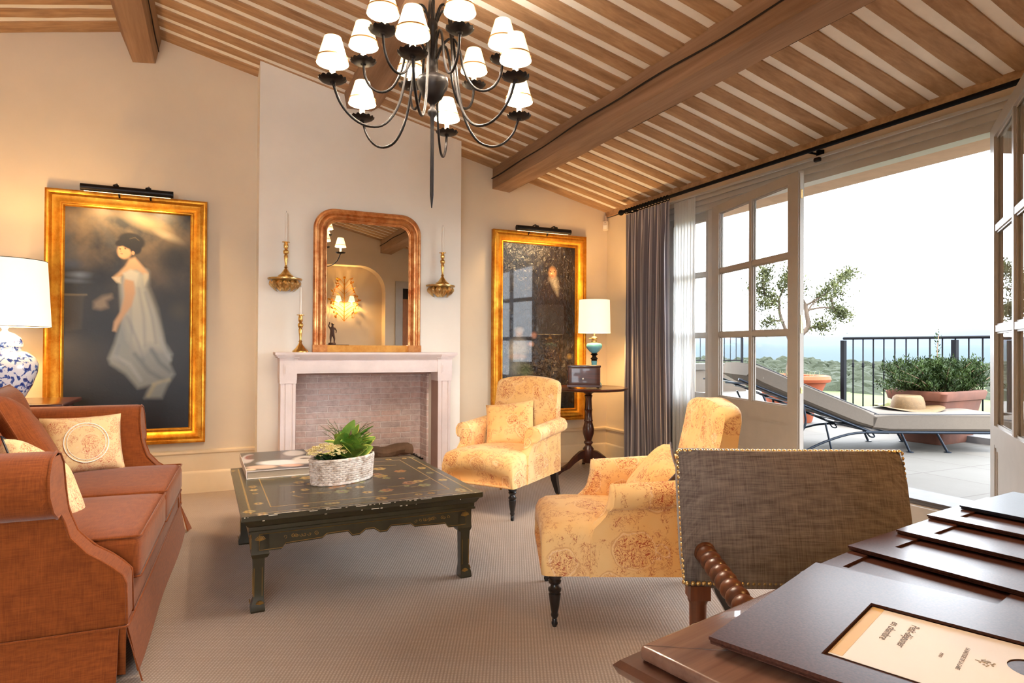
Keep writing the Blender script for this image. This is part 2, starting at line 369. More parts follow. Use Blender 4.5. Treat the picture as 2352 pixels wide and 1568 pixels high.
class B:
    def __init__(s): s.v = []; s.f = []
    def add(s, verts, faces):
        k = len(s.v); s.v += [tuple(v) for v in verts]; s.f += [tuple(i+k for i in f) for f in faces]; return s
    def box(s, x0, x1, y0, y1, z0, z1):
        return s.add([(x0, y0, z0), (x1, y0, z0), (x1, y1, z0), (x0, y1, z0), (x0, y0, z1), (x1, y0, z1), (x1, y1, z1), (x0, y1, z1)],
                     [(3, 2, 1, 0), (4, 5, 6, 7), (0, 1, 5, 4), (1, 2, 6, 5), (2, 3, 7, 6), (3, 0, 4, 7)])
    def loft(s, secs, cap=True, closed=True):
        n = len(secs[0]); fs = []; vs = [p for q in secs for p in q]
        for i in range(len(secs)-1):
            for j in range(n if closed else n-1):
                a, b = i*n+j, i*n+(j+1) % n
                fs.append((a, b, b+n, a+n))
        if cap:
            fs.append(tuple(range(n-1, -1, -1))); k = (len(secs)-1)*n; fs.append(tuple(range(k, k+n)))
        return s.add(vs, fs)
    def lathe(s, prof, c=(0, 0, 0), n=24, cap=True, sy=1, wob=None):
        secs = []
        for r, z in prof:
            secs.append([(c[0]+r*cos(2*PI*j/n)*(wob(j, z) if wob else 1), c[1]+sy*r*sin(2*PI*j/n)*(wob(j, z) if wob else 1), c[2]+z) for j in range(n)])
        return s.loft(secs, cap)
    def tube(s, pts, r, n=8, cap=True):
        pts = [Vector(p) for p in pts]; secs = []; nrm = None
        for i, p in enumerate(pts):
            d = (pts[min(i+1, len(pts)-1)]-pts[max(i-1, 0)]).normalized()
            if nrm is None: nrm = d.orthogonal().normalized()
            nrm = (nrm-d*nrm.dot(d)); nrm = nrm.normalized() if nrm.length > 1e-6 else d.orthogonal().normalized()
            b = d.cross(nrm); rr = r[i] if isinstance(r, (list, tuple)) else r
            secs.append([p+nrm*rr*cos(2*PI*j/n)+b*rr*sin(2*PI*j/n) for j in range(n)])
        return s.loft(secs, cap)
    def prism(s, poly, axis, a, b):
        def pt(p, t): return {'x': (t, p[0], p[1]), 'y': (p[0], t, p[1]), 'z': (p[0], p[1], t)}[axis]
        return s.loft([[pt(p, a) for p in poly], [pt(p, b) for p in poly]])
    def rbox(s, sx, sy, sz, r, c=(0, 0, 0), n=6, crown=0, sag=None):
        hx, hy, hz = sx/2, sy/2, sz/2; r = min(r, hx*.99, hy*.99, hz*.99)
        def ax(h): 
            e = [-h, -h+.12*r, -h+.4*r, -h+r]; m = [(-h+r)+(2*(h-r))*k/n for k in range(1, n)]
            return e+m+[-x for x in e[::-1]]
        A = [ax(hx), ax(hy), ax(hz)]; idx = {}; vs = []; fs = []
        H = (hx, hy, hz)
        def V(p):
            key = tuple(round(x, 6) for x in p)
            if key in idx: return idx[key]
            q = [max(-(h-r), min(h-r, x)) for x, h in zip(p, H)]
            d = Vector([a-b for a, b in zip(p, q)])
            v = Vector(q)+(d.normalized()*r if d.length > 1e-9 else d)
            if crown:
                k = (1-min(1, (abs(v.x)/hx))**3)*(1-min(1, (abs(v.y)/hy))**3)
                if v.z > 0: v.z += crown*k
            if sag: v = Vector(sag(v))
            idx[key] = len(vs); vs.append((v.x+c[0], v.y+c[1], v.z+c[2])); return idx[key]
        for a in range(3):
            b_, c_ = [(1, 2), (2, 0), (0, 1)][a]
            for sg in (-1, 1):
                for i in range(len(A[b_])-1):
                    for j in range(len(A[c_])-1):
                        q = []
                        for (ii, jj) in ((i, j), (i+1, j), (i+1, j+1), (i, j+1)):
                            p = [0, 0, 0]; p[a] = sg*H[a]; p[b_] = A[b_][ii]; p[c_] = A[c_][jj]; q.append(V(p))
                        if sg < 0: q = q[::-1]
                        fs.append(tuple(q))
        return s.add(vs, fs)
    def xf(s, m):
        s.v = [tuple(m @ Vector(v)) for v in s.v]; return s
    def build(s, name, mat, parent=None, smooth=40, **kw): return obj(name, s.v, s.f, mat, parent, smooth, **kw)
def struct(name, b, mat, smooth=30, label=None):
    o = b.build(name, mat, None, smooth); o['kind'] = 'structure'
    if label: o['label'] = label
    return o
def bez(pts, n=24):
    """Catmull-Rom through points"""
    P = [Vector(p) for p in pts]; P = [P[0]*2-P[1]]+P+[P[-1]*2-P[-2]]; out = []
    m = len(P)-3
    for i in range(m):
        a, b, c, d = P[i:i+4]; k = max(2, n//m)
        for j in range(k):
            t = j/k
            out.append(.5*((2*b)+(c-a)*t+(2*a-5*b+4*c-d)*t*t+(3*b-a-3*c+d)*t**3))
    out.append(P[-2]); return out
def rot_m(rx=0, ry=0, rz=0, loc=(0, 0, 0)):
    return Matrix.Translation(loc) @ Matrix.Rotation(rz, 4, 'Z') @ Matrix.Rotation(ry, 4, 'Y') @ Matrix.Rotation(rx, 4, 'X')
def copy_tree(o, parent=None):
    c = o.copy(); C.objects.link(c)
    if parent: c.parent = parent
    for ch in [x for x in bpy.data.objects if x.parent == o]: copy_tree(ch, c)
    return c
def copy_mesh(o, parent=None):
    c = o.copy(); C.objects.link(c)
    if parent: c.parent = parent
    return c
def point(name, loc, power, col=(1, .74, .45), r=.03, kind='POINT', parent=None):
    l = bpy.data.objects.new(name, bpy.data.lights.new(name, kind)); C.objects.link(l)
    l.data.energy = power; l.data.color = col
    if kind == 'POINT': l.data.shadow_soft_size = r
    l.location = loc
    if parent: l.parent = parent
    return l
def pillow(w, h, t, n=16, pinch=.06):
    b = B(); top = []; bot = []
    for i in range(n+1):
        for j in range(n+1):
            u, v = 2*i/n-1, 2*j/n-1
            e = max(0, (1-u**4)*(1-v**4))**.5
            x = w/2*u*(1-pinch*(1-v*v)); y = h/2*v*(1-pinch*(1-u*u))
            top.append((x, y, t/2*e)); bot.append((x, y, -t/2*e))
    N = (n+1)**2; fs = []; k = n+1
    for i in range(n):
        for j in range(n):
            a = i*k+j
            fs.append((a, a+k, a+k+1, a+1)); fs.append((N+a, N+a+1, N+a+k+1, N+a+k))
    # weld borders
    mp = {}
    for i in range(n+1):
        for j in range(n+1):
            if i in (0, n) or j in (0, n): mp[N+i*k+j] = i*k+j
    fs = [tuple(mp.get(q, q) for q in f) for f in fs]
    return b.add(top+bot, fs)

# ------------------------------------------------------------------ small raster painter (pictures that are pictures)
class Paint:
    def __init__(s, w, h, base):
        s.w, s.h = w, h
        s.X, s.Y = np.meshgrid((np.arange(w)+.5)/w, (np.arange(h)+.5)/h)
        s.a = np.ones((h, w, 3))*np.array(lin(base)); s.asp = h/w
        s.rng = np.random.RandomState(3)
    def put(s, m, col, op=1):
        m = (np.clip(m, 0, 1)*op)[..., None]; s.a = s.a*(1-m)+np.array(lin(col))*m
    def blob(s, cx, cy, rx, ry, col, op=1, ang=0, soft=.25):
        dx, dy = s.X-cx, (s.Y-cy)*1.0
        ca, sa = cos(ang), sin(ang); dyy = dy*s.asp; u = (dx*ca+dyy*sa)/rx; v = (-dx*sa+dyy*ca)/(ry*s.asp)
        d = np.sqrt(u*u+v*v); s.put((1-d)/soft, col, op)
    def poly(s, pts, col, op=1, soft=.006):
        ins = np.zeros(s.X.shape, bool); dist = np.full(s.X.shape, 9.)
        n = len(pts)
        for i in range(n):
            (x0, y0), (x1, y1) = pts[i], pts[(i+1) % n]
            if y0 != y1:
                c = ((s.Y > min(y0, y1)) & (s.Y <= max(y0, y1))) & (s.X < (x1-x0)*(s.Y-y0)/(y1-y0)+x0); ins ^= c
            ex, ey = x1-x0, (y1-y0)*s.asp; L = ex*ex+ey*ey+1e-12
            t = np.clip(((s.X-x0)*ex+(s.Y-y0)*s.asp*ey)/L, 0, 1)
            dist = np.minimum(dist, np.hypot(s.X-x0-t*ex, (s.Y-y0)*s.asp-t*ey))
        sd = np.where(ins, dist, -dist); s.put(.5+sd/(2*soft), col, op)
    def stroke(s, pts, wd, col, op=1, soft=.004):
        d = np.full(s.X.shape, 9.)
        for (x0, y0), (x1, y1) in zip(pts[:-1], pts[1:]):
            ex, ey = x1-x0, (y1-y0)*s.asp; L = ex*ex+ey*ey+1e-12
            t = np.clip(((s.X-x0)*ex+(s.Y-y0)*s.asp*ey)/L, 0, 1)
            d = np.minimum(d, np.hypot(s.X-x0-t*ex, (s.Y-y0)*s.asp-t*ey))
        s.put((wd-d)/soft+.5, col, op)
    def cloud(s, n=6, seed=1):
        r = np.random.RandomState(seed); out = np.zeros_like(s.X)
        for k in range(n):
            f = 2**k*1.3; a, b, c, d = r.rand(4)*6.28
            out += np.sin(s.X*f*3+a+1.5*np.sin(s.Y*f*4+b))*np.sin(s.Y*f*5+c+1.5*np.sin(s.X*f*2+d))/2**(k*.8)
        return (out-out.min())/(out.max()-out.min())
def painted_grid(name, p, fn, mat, parent, thick=None):
    """grid mesh whose vertices carry the picture; fn(u,v) gives the 3D point"""
    w, h = p.w, p.h; vs = [fn((i+.5)/w, (j+.5)/h) for j in range(h) for i in range(w)]
    # stretch to the edges
    for j in range(h):
        for i in range(w):
            if i in (0, w-1) or j in (0, h-1):
                vs[j*w+i] = fn(0 if i == 0 else 1 if i == w-1 else (i+.5)/w, 0 if j == 0 else 1 if j == h-1 else (j+.5)/h)
    fs = [(j*w+i, (j+1)*w+i, (j+1)*w+i+1, j*w+i+1) for j in range(h-1) for i in range(w-1)]
    o = obj(name, vs, fs, mat, parent, 0)
    at = o.data.color_attributes.new('Col', 'FLOAT_COLOR', 'POINT')
    col = np.ones((h*w, 4)); col[:, :3] = p.a.reshape(-1, 3); at.data.foreach_set('color', col.ravel().astype(np.float32))
    return o

# ================================================================== THE SETTING
XR, YB, XL, YR, YR2, XM = 3.79, 5.742, -2.8, 0.2, -2.2, 0.55
def zc(x): return 3.545-.235*x if x > -.58 else 3.545-.235*(-.58)-.225*(-.58-x)
RZ = zc(-.58)
struct('floor', B().box(XL, XR+.36, YR2, YB, -.1, 0), 'carpet', label='ribbed beige sisal carpet covering the room floor')
c = B()
c.add([(XL-.2, YR2-.2, zc(XL-.2)), (-.58, YR2-.2, RZ), (-.58, YB+.15, RZ), (XL-.2, YB+.15, zc(XL-.2)), (XL-.2, YR2-.2, zc(XL-.2)+.1), (-.58, YR2-.2, RZ+.1), (-.58, YB+.15, RZ+.1), (XL-.2, YB+.15, zc(XL-.2)+.1)],
      [(0, 1, 2, 3), (7, 6, 5, 4), (0, 4, 5, 1), (2, 6, 7, 3), (3, 7, 4, 0), (1, 5, 6, 2)])
c.add([(-.58, YR2-.2, RZ), (XR+.36, YR2-.2, zc(XR+.36)), (XR+.36, YB+.15, zc(XR+.36)), (-.58, YB+.15, RZ), (-.58, YR2-.2, RZ+.1), (XR+.36, YR2-.2, zc(XR+.36)+.1), (XR+.36, YB+.15, zc(XR+.36)+.1), (-.58, YB+.15, RZ+.1)],
      [(0, 1, 2, 3), (7, 6, 5, 4), (0, 4, 5, 1), (2, 6, 7, 3), (3, 7, 4, 0), (1, 5, 6, 2)])
struct('ceiling', c, 'white_in', label='white plaster infill of the pitched ceiling')
rj = random.Random(5)
def joist(y0, y1, x0, x1):
    xs = [x0+(x1-x0)*k/12 for k in range(13)]; secs = []
    for x in xs:
        a, b = y0+rj.uniform(-.006, .006), y1+rj.uniform(-.006, .006); z = zc(x)
        secs.append([(0+x, a, z-.009), (x, b, z-.009), (x, b, z+.02), (x, a, z+.02)])
    cy = (y0+y1)/2
    b = B().loft(secs); b.v = [(v[0]-(x0+x1)/2, v[1]-cy, v[2]-3) for v in b.v]
    o = struct('ceiling_joist', b, 'joist'); o.location = ((x0+x1)/2, cy, 3); o['group'] = 'oak joists of the ceiling'
    o['label'] = 'brown oak joist running down the ceiling slope'
ys = [(5.575, 5.741)]+[(5.4425-.1912*k-.060, 5.4425-.1912*k+.060) for k in range(40)]
for a, b in ys:
    joist(a, b, -.57, XR-.005); joist(a, b, XL, -.59)
def beam(poly, y0, y1, lbl, cracks=()):
    cx = sum(p[0] for p in poly)/len(poly); secs = []; n = 16
    for k in range(n+1):
        y = y0+(y1-y0)*k/n
        secs.append([(p[0]-cx+rj.uniform(-.004, .004)*(0 < k < n), y, p[1]+rj.uniform(-.004, .004)*(0 < k < n)) for p in poly])
    o = struct('ceiling_beam', B().loft(secs), 'beam', 25, lbl); o.location.x = cx
    for (px, pz, dx, dz, wd) in cracks:
        b = B(); s2 = []
        for k in range(41):
            y = y0+(y1-y0)*k/40; j = .010*sin(y*2.1)+.005*sin(y*6.3+1); w = wd*(.35+.65*abs(sin(y*1.3+.4)))
            s2.append([(px-cx+dx*(j-w), y, pz+dz*(j-w)), (px-cx+dx*(j+w), y, pz+dz*(j+w)), (px-cx+dx*j-dz*.012, y, pz+dz*j+.012*abs(dx)+.0)])
        b.loft(s2).build('crack', 'dark_in', o, 0)
beam([(2.443, 3.02), (2.439, 2.761), (2.625, 2.744), (2.86, 2.885), (2.86, 2.92)], YR+.002, YB-.002, 'big oak beam on the window side of the ceiling',
     [(2.4345, 2.872, 0, 1, .007), (2.755, 2.8205, .86, .51, .008)])
beam([(.925, 3.37), (.955, 3.20), (1.163, 3.208), (1.25, 3.27), (1.25, 3.30)], YR+.002, 5.398, 'middle oak ceiling beam, ending above the fireplace')
beam([(-.74, 3.68), (-.639, 3.419), (-.484, 3.439), (-.435, 3.68)], YR2+.002, YB-.002, 'oak ridge beam at the top of the ceiling', [(-.4575, 3.545, .15, 1, .006)])

def wall_poly(y0, y1, xs, z0=0, lift=.06):
    b = B(); pts = [(xs[0], z0), (xs[1], z0), (xs[1], zc(xs[1])+lift)]
    if xs[0] < -.58 < xs[1]: pts.append((-.58, RZ+lift))
    pts.append((xs[0], zc(xs[0])+lift)); return b.prism(pts, 'y', y0, y1)
struct('wall_back', wall_poly(YB, YB+.15, (XL, XR+.36)), 'plaster')
struct('wall_left', B().box(XL-.15, XL, YR2, YB, 0, 3.22), 'plaster')
ch = B().prism([(.275, 0), (.545, 0), (.545, zc(.545)+.03), (.275, zc(.275)+.03)], 'y', 5.4, YB)
ch.prism([(1.717, 0), (1.985, 0), (1.985, zc(1.985)+.03), (1.717, zc(1.717)+.03)], 'y', 5.4, YB)
ch.prism([(.545, .98), (1.717, .98), (1.717, zc(1.717)+.03), (.545, zc(.545)+.03)], 'y', 5.4, YB)
struct('wall_chimney', ch, 'plaster_l')
fb = B().box(.545, 1.717, 5.69, YB-.001, 0, .98).box(.53, .562, 5.41, 5.69, 0, .98).box(1.70, 1.73, 5.486, 5.69, 0, .98)
struct('wall_firebox', fb, 'brick', label='brick back and sides of the open fireplace')
struct('trim_3', B().box(.545, 1.717, 5.402, 5.69, .955, .978), 'stone_in', label='soot stained throat above the firebox')
struct('trim_4', B().box(.545, 1.717, 5.17, 5.69, 0.0, .02), 'stone_in', label='stone hearth of the fireplace')
# right wall with the terrace opening
OY0, OY1, OZ0, OZ1 = 1.45, 4.75, .27, 2.41
XO = 4.15
rw = B().box(XR, XO, YR-.3, YB, -.1, OZ0-.002).box(XR, XO, YR-.3, OY0, OZ0-.002, OZ1).box(XR, XO, OY1, YB, OZ0-.002, OZ1).box(XR, XO, YR-.3, YB, OZ1, zc(XO)+.02)
struct('wall_right', rw, 'plaster')
struct('trim_5', B().box(XR-.022, XR-.001, YR, YB-.001, 2.60, 2.66), 'joist', label='oak wall plate along the eaves')
# wall end at the camera side, with a lit niche
ar = [(1.25, .62)]; R = .42
NX0, NX1, NZ0, NZ1 = 1.25, 2.53, .62, 2.53
arch = [(NX0, NZ0), (NX1, NZ0), (NX1, NZ1-R)]+[(NX1-R+R*cos(a), NZ1-R+R*sin(a)) for a in [k*PI/16 for k in range(1, 9)]]+[(NX0+R+R*cos(a), NZ1-R+R*sin(a)) for a in [PI/2+k*PI/16 for k in range(0, 8)]]+[(NX0, NZ1-R)]
def ring_wall(x0, x1, y0, y1, hole):
    """wall between y0 (rear) and y1 (front) with a hole of given outline"""
    b = B(); b.prism([(x0, 0), (NX0, 0), (NX0, zc(NX0)+.05), (x0, zc(x0)+.05)], 'y', y0, y1)
    b.prism([(NX1, 0), (x1, 0), (x1, zc(x1)+.05), (NX1, zc(NX1)+.05)], 'y', y0, y1)
    b.box(NX0, NX1, y0, y1, 0, NZ0)
    upper = [p for p in hole[2:]]            # right side up and over to the left
    vs = []; m = len(upper)
    for y in (y0, y1):
        for p in upper: vs.append((p[0], y, p[1]))
        for p in upper: vs.append((p[0], y, zc(p[0])+.05))
    fs = []; N = 2*m
    for i in range(m-1):
        fs += [(i, i+1, m+i+1, m+i), (N+m+i, N+m+i+1, N+i+1, N+i), (i, N+i, N+i+1, i+1)]
    return b.add(vs, fs)
struct('wall_rear', ring_wall(XM, XR, YR-.14, YR, arch), 'plaster')
struct('wall_niche', B().box(NX0-.05, NX1+.05, YR-.3, YR-.26, NZ0-.1, NZ1+.1), 'plaster')
nr = B(); m = len(arch); nr.loft([[(p[0], YR-.27, p[1]) for p in arch], [(p[0], YR-.139, p[1]) for p in arch]], cap=False)
struct('wall_niche_side', nr, 'plaster', 50)
struct('wall_return', B().prism([(YR2, 0), (YR-.14, 0), (YR-.14, zc(XM)+.02), (YR2, zc(XM)+.02)], 'x', XM, XM+.12), 'plaster')
rb = B().box(XL, -2.3, YR2-.15, YR2, 0, zc(-2.3)).box(-.3, XM+.12, YR2-.15, YR2, 0, 3.4).box(-2.3, -.3, YR2-.15, YR2, 0, .3).box(-2.3, -.3, YR2-.15, YR2, 2.45, 3.3)
rb.prism([(XL, zc(XL)), (XM, 3.3), (-.58, RZ+.05), (XL, zc(XL)+.05)], 'y', YR2-.15, YR2)
struct('wall_far', rb, 'plaster')

def skirting(pts_fn, L, name, n):
    prof = [(0, 0), (.03, 0), (.03, .155), (.024, .168), (.016, .176), (.016, .31), (.028, .322), (.028, .338), (0, .348)]
    b = B().loft([[pts_fn(t, d, z) for d, z in prof] for t in (0, L)])
    struct(name, b, 'skirt', 25)
skirting(lambda t, d, z: (XL+t, YB-d, z), .275-XL, 'baseboard_back', 0)
skirting(lambda t, d, z: (1.985+t, YB-d, z), XR-1.985, 'baseboard_fireside', 0)
skirting(lambda t, d, z: (XR-d, YB-t, z), YB-4.76, 'baseboard_right', 0)
prof = [(0, 0), (.03, 0), (.03, .13), (.024, .142), (.012, .15), (.012, .20), (.018, .235), (.018, .262), (0, .266)]
struct('baseboard_step', B().loft([[(XR-d, y, z) for d, z in prof] for y in (4.75, .25)]), 'trim', 25, label='grey moulded riser below the terrace doors')

# door frame: posts, head, sill
fr = B()
for y0, y1 in ((4.115, 4.175), (1.92, 1.98), (4.70, 4.75), (1.45, 1.50)): fr.box(3.78, 3.86, y0, y1, .27, 2.41)
fr.box(3.77, 3.87, 1.45, 4.75, 2.375, 2.41)
struct('trim_1', fr, 'trim', label='grey wooden frame around the terrace doors')
struct('trim_10', B().box(3.79, 4.149, 1.501, 4.699, .269, .284).box(3.80, 3.86, 1.501, 4.699, .284, .299), 'kerb', label='grey sill and threshold of the terrace doors')
cs = B()
for (a, b_, d) in ((2.405, 2.43, .012), (2.43, 2.455, .028), (2.455, 2.475, .018), (2.475, 2.52, .036)):
    cs.box(XR-d, XR, 1.30, 4.9, a, b_)
cs.box(XR-.02, XR-.001, 1.30, 1.45, .27, 2.41).box(XR-.02, XR-.001, 4.75, 4.9, .27, 2.41)
struct('trim_2', cs, 'trim', label='grey moulded architrave over the terrace doors')
struct('trim_6', B().box(3.88, 4.149, 1.45, 4.75, 2.385, 2.409), 'eave', label='beige soffit of the window reveal')

def glazing(name, label, W, z0, z1, cols, stile, panel=True, kind='structure'):
    """door leaf / sidelight in local x 0..W"""
    T = .022; root = thing(name, label, None); root['kind'] = kind
    zt, zb = z1-.068, .80; m1, m2 = 1.835, 1.308
    b = B().box(0, stile, -T, T, z0, z1).box(W-stile, W, -T, T, z0, z1).box(stile, W-stile, -T, T, zt, z1).box(stile, W-stile, -T, T, zb-.10, zb)
    for m in (m1, m2): b.box(stile, W-stile, -T*.8, T*.8, m-.017, m+.017)
    xs = [stile]
    if cols == 2:
        c_ = W/2; b.box(c_-.019, c_+.019, -T*.9, T*.9, zb, zt); xs += [c_-.019, c_+.019]
    xs.append(W-stile)
    # glazing beads
    zs = [zb, m2-.017, m2+.017, m1-.017, m1+.017, zt]
    for i in range(0, len(xs), 2):
        for j in range(0, 6, 2):
            x0, x1, za, zd = xs[i], xs[i+1], zs[j], zs[j+1]
            for s in (-1, 1):
                ya, yb = sorted((s*T*.45, s*.006))
                b.box(x0, x0+.009, ya, yb, za, zd).box(x1-.009, x1, ya, yb, za, zd).box(x0, x1, ya, yb, za, za+.009).box(x0, x1, ya, yb, zd-.009, zd)
    b.box(stile, W-stile, -T, T, z0, z0+.11)
    b.build('frame', 'trim_d', root, 20)
    g = B()
    for i in range(0, len(xs), 2):
        for j in range(0, 6, 2): g.box(xs[i]+.002, xs[i+1]-.002, -.002, .002, zs[j]+.002, zs[j+1]-.002)
    g.build('glass', 'glass', root, 0)
    p = B().box(stile, W-stile, -T*.55, T*.55, z0+.11, zb-.10)
    for (u0, u1, d) in ((0, .012, .95), (.012, .03, .75)):
        for s in (-1, 1):
            ya, yb = sorted((s*T*.4, s*T*d)); X0, X1, Z0, Z1 = stile+u0, W-stile-u0, z0+.11+u0, zb-.10-u0; q = u1-u0
            p.box(X0, X0+q, ya, yb, Z0, Z1).box(X1-q, X1, ya, yb, Z0, Z1).box(X0, X1, ya, yb, Z0, Z0+q).box(X0, X1, ya, yb, Z1-q, Z1)
    p.build('lower_panel', 'trim_d', root, 20)
    return root
d1 = glazing('door_1', 'left glazed terrace door leaf, slightly ajar beside the striped curtain', 1.145, .30, 2.385, 2, .112)
d1.location = (XR, 4.112, 0); a = math.radians(13.9); d1.rotation_euler.z = math.atan2(-cos(a), -sin(a))
d2 = glazing('door_2', 'right glazed terrace door leaf, folded back at the edge of the view', 1.145, .30, 2.385, 2, .112)
d2.location = (XR, 1.983, 0); a = math.radians(54); d2.rotation_euler.z = math.atan2(-cos(a), -sin(a))
for d_, s in ((d1, 1), (d2, -1)):
    for z in (.62, 1.29, 1.93):
        B().tube([(0, s*.0, z-.05), (0, s*.0, z+.05)], .013, 8).build('hinge', 'trim', d_)
b = B().box(1.1455, 1.152, -.012, .012, .32, 2.37)
b.build('edge_bolt', 'trim', d1); b = B().box(1.152, 1.155, -.007, .007, 1.30, 1.42).box(1.152, 1.155, -.007, .007, .9, .94).box(1.152, 1.155, -.007, .007, 2.2, 2.26); b.build('latch', 'brass_d', d1)
h = B().tube([(1.09, .022, 1.3), (1.09, .06, 1.3)], .008).tube([(1.09, .06, 1.3), (.98, .062, 1.3)], .009).box(1.07, 1.11, .022, .027, 1.22, 1.38); h.build('handle', 'brass_d', d2)
s1 = glazing('window_1', 'fixed sidelight behind the sheer curtain', .525, .27, 2.375, 1, .05); s1.location = (3.82, 4.70, 0); s1.rotation_euler.z = -PI/2
s2 = glazing('window_2', 'fixed sidelight behind the folded door leaf', .42, .27, 2.375, 1, .05); s2.location = (3.82, 1.92, 0); s2.rotation_euler.z = -PI/2
w3 = thing('fill_window', 'made-up tall window behind the viewer for the fill light', None); w3['kind'] = 'structure'  # unseen window, invented so that fill light can enter the room
b = B()
for x in (-2.3, -1.66, -1.0, -.36): b.box(x, x+.06, YR2-.10, YR2-.05, .3, 2.45)
b.box(-2.3, -.3, YR2-.10, YR2-.05, .3, .37).box(-2.3, -.3, YR2-.10, YR2-.05, 2.38, 2.45); b.build('frame', 'trim', w3)
al = bpy.data.objects.new('daylight_window_3', bpy.data.lights.new('daylight_window_3', 'AREA')); C.objects.link(al)  # added area light, brightens the room from behind the camera
al.data.shape = 'RECTANGLE'; al.data.size = 2.0; al.data.size_y = 2.1; al.data.energy = 560; al.data.color = (.93, .96, 1)
al.location = (-1.3, YR2-.22, 1.4); al.rotation_euler = (PI/2, 0, PI)
# inner door seen in the mirror
d3 = thing('door_3', 'orange wooden door in white frame, reflected in the mirror', None); d3['kind'] = 'structure'
B().box(2.70, 2.82, YR, YR+.03, 0, 2.30).box(2.82, 3.62, YR, YR+.03, 2.18, 2.30).box(3.56, 3.68, YR, YR+.03, 0, 2.30).build('frame', 'trim', d3)
B().box(2.83, 3.55, YR+.001, YR+.012, 0, 2.0).build('leaf', 'door_wood', d3)
B().box(2.83, 3.55, YR+.001, YR+.010, 2.0, 2.18).build('transom', 'dark_in', d3)

# ================================================================== TERRACE AND LANDSCAPE
ex = [(XO, -2.5), (7.28, -2.5), (7.28, 5.35), (10.9, 8.35), (10.9, 11.2), (XO, 11.2)]
o = struct('floor_terrace', B().prism(ex, 'z', .05, .27), 'tiles', label='pale paved terrace outside the doors')
struct('wall_parapet', B().box(4.6, 10.35, 10.25, 10.6, .27, .74), 'render_out', label='low rendered parapet wall across the terrace')
struct('trim_7', B().box(4.5, 10.45, 10.2, 10.66, .74, .86), 'coping', label='weathered stone coping on the parapet')
struct('trim_8', B().box(6.78, 7.26, -2.4, 5.3, .27, .335), 'kerb', label='white kerb along the terrace edge')
struct('wall_outside', B().box(XO, XO+.02, YB-.2, YB+1.2, .27, 2.9), 'render_out')
struct('trim_9', B().box(XO-.1, 4.9, -2.4, YB+.6, 2.86, 2.98), 'joist', label='roof eaves above the terrace')

def railing(name, label, pts, z0, z1, sp, knob=True):
    root = thing(name, label, 'railing'); a, b_ = Vector(pts[0]), Vector(pts[1]); L = (b_-a).length; d = (b_-a)/L
    B().tube([a+Vector((0, 0, z1)), b_+Vector((0, 0, z1))], .016, 8).build('top_rail', 'dark_iron', root)
    B().tube([a+Vector((0, 0, z0)), b_+Vector((0, 0, z0))], .012, 8).build('bottom_rail', 'dark_iron', root)
    n = int(L/sp); first = None
    for k in range(1, n+1):
        p = a+d*(k*sp)
        if first is None:
            q = [(.008, z0)]
            if knob: zm = z0+(z1-z0)*.66; q += [(.008, zm-.03), (.016, zm-.02), (.012, zm), (.016, zm+.02), (.008, zm+.03)]
            q.append((.008, z1)); first = B().lathe(q, n=8).build('baluster', 'dark_iron', root, 60); o = first
        else: o = copy_mesh(first, root)
        o.location = (p.x, p.y, 0)
    return root
r1 = railing('terrace_railing', 'black iron railing along the terrace edge behind the planter', ((7.1, 5.42, 0), (7.1, -.6, 0)), .36, 1.325, .1325)
for y in (5.42, 4.10, 2.77, 1.45, .1): B().box(7.075, 7.125, y-.025, y+.025, .27, 1.30).build('post', 'dark_iron', r1)
r2 = railing('parapet_railing', 'iron railing standing on the far parapet wall', ((4.7, 10.4, 0), (10.4, 10.4, 0)), .93, 1.435, .167, False)
for x in (4.7, 6.7, 8.6, 10.38): B().box(x-.02, x+.02, 10.38, 10.42, .86, 1.44).build('post', 'dark_iron', r2)

# landscape
def terrain(name, x0, x1, y0, y1, nx, ny, fn, mat, label):
    vs = [(x0+(x1-x0)*i/nx, y0+(y1-y0)*j/ny, 0) for j in range(ny+1) for i in range(nx+1)]
    vs = [(x, y, fn(x, y)) for x, y, _ in vs]
    fs = [(j*(nx+1)+i, j*(nx+1)+i+1, (j+1)*(nx+1)+i+1, (j+1)*(nx+1)+i) for j in range(ny) for i in range(nx)]
    o = obj(name, vs, fs, mat, None, 80); o['kind'] = 'structure'; o['label'] = label; return o
def gz(x, y):
    d = math.hypot(x, y)
    return -5.5-.022*min(d, 170)+.9*sin(x*.05)*cos(y*.043) if d < 900 else -9
terrain('ground_valley', 12, 900, -150, 900, 70, 70, lambda x, y: gz(x, y) if math.hypot(x, y) < 260 else gz(x, y)-(math.hypot(x, y)-260)*.05, 'meadow', 'green meadow in the valley below')
def hill_ring(name, R0, hfn, mat, label, depth):
    secs = []; n = 70
    for k in range(n+1):
        az = math.radians(15+75*k/n); h = hfn(az)
        row = []
        for j in range(7):
            t = j/6; rr = R0+depth*t; row.append((rr*sin(az), rr*cos(az), -150+(h+150)*sin(t*PI/2)+h*.06*sin(az*60+t*9)*t))
        secs.append(row)
    b = B().loft(secs, cap=False, closed=False); o = b.build(name, mat, None, 80); o['kind'] = 'structure'; o['label'] = label
hill_ring('ground_far_hills', 6500, lambda a: 150+100*math.exp(-((math.degrees(a)-66)/9)**2)+18*sin(a*23)+8*sin(a*61), 'hills', 'range of hills on the horizon, pale blue haze in its colour', 1800)
hill_ring('ground_near_hills', 3000, lambda a: 22+9*sin(a*17+1)+5*sin(a*43), 'hills2', 'lower hills with haze painted into their colour', 900)
rf = random.Random(11)
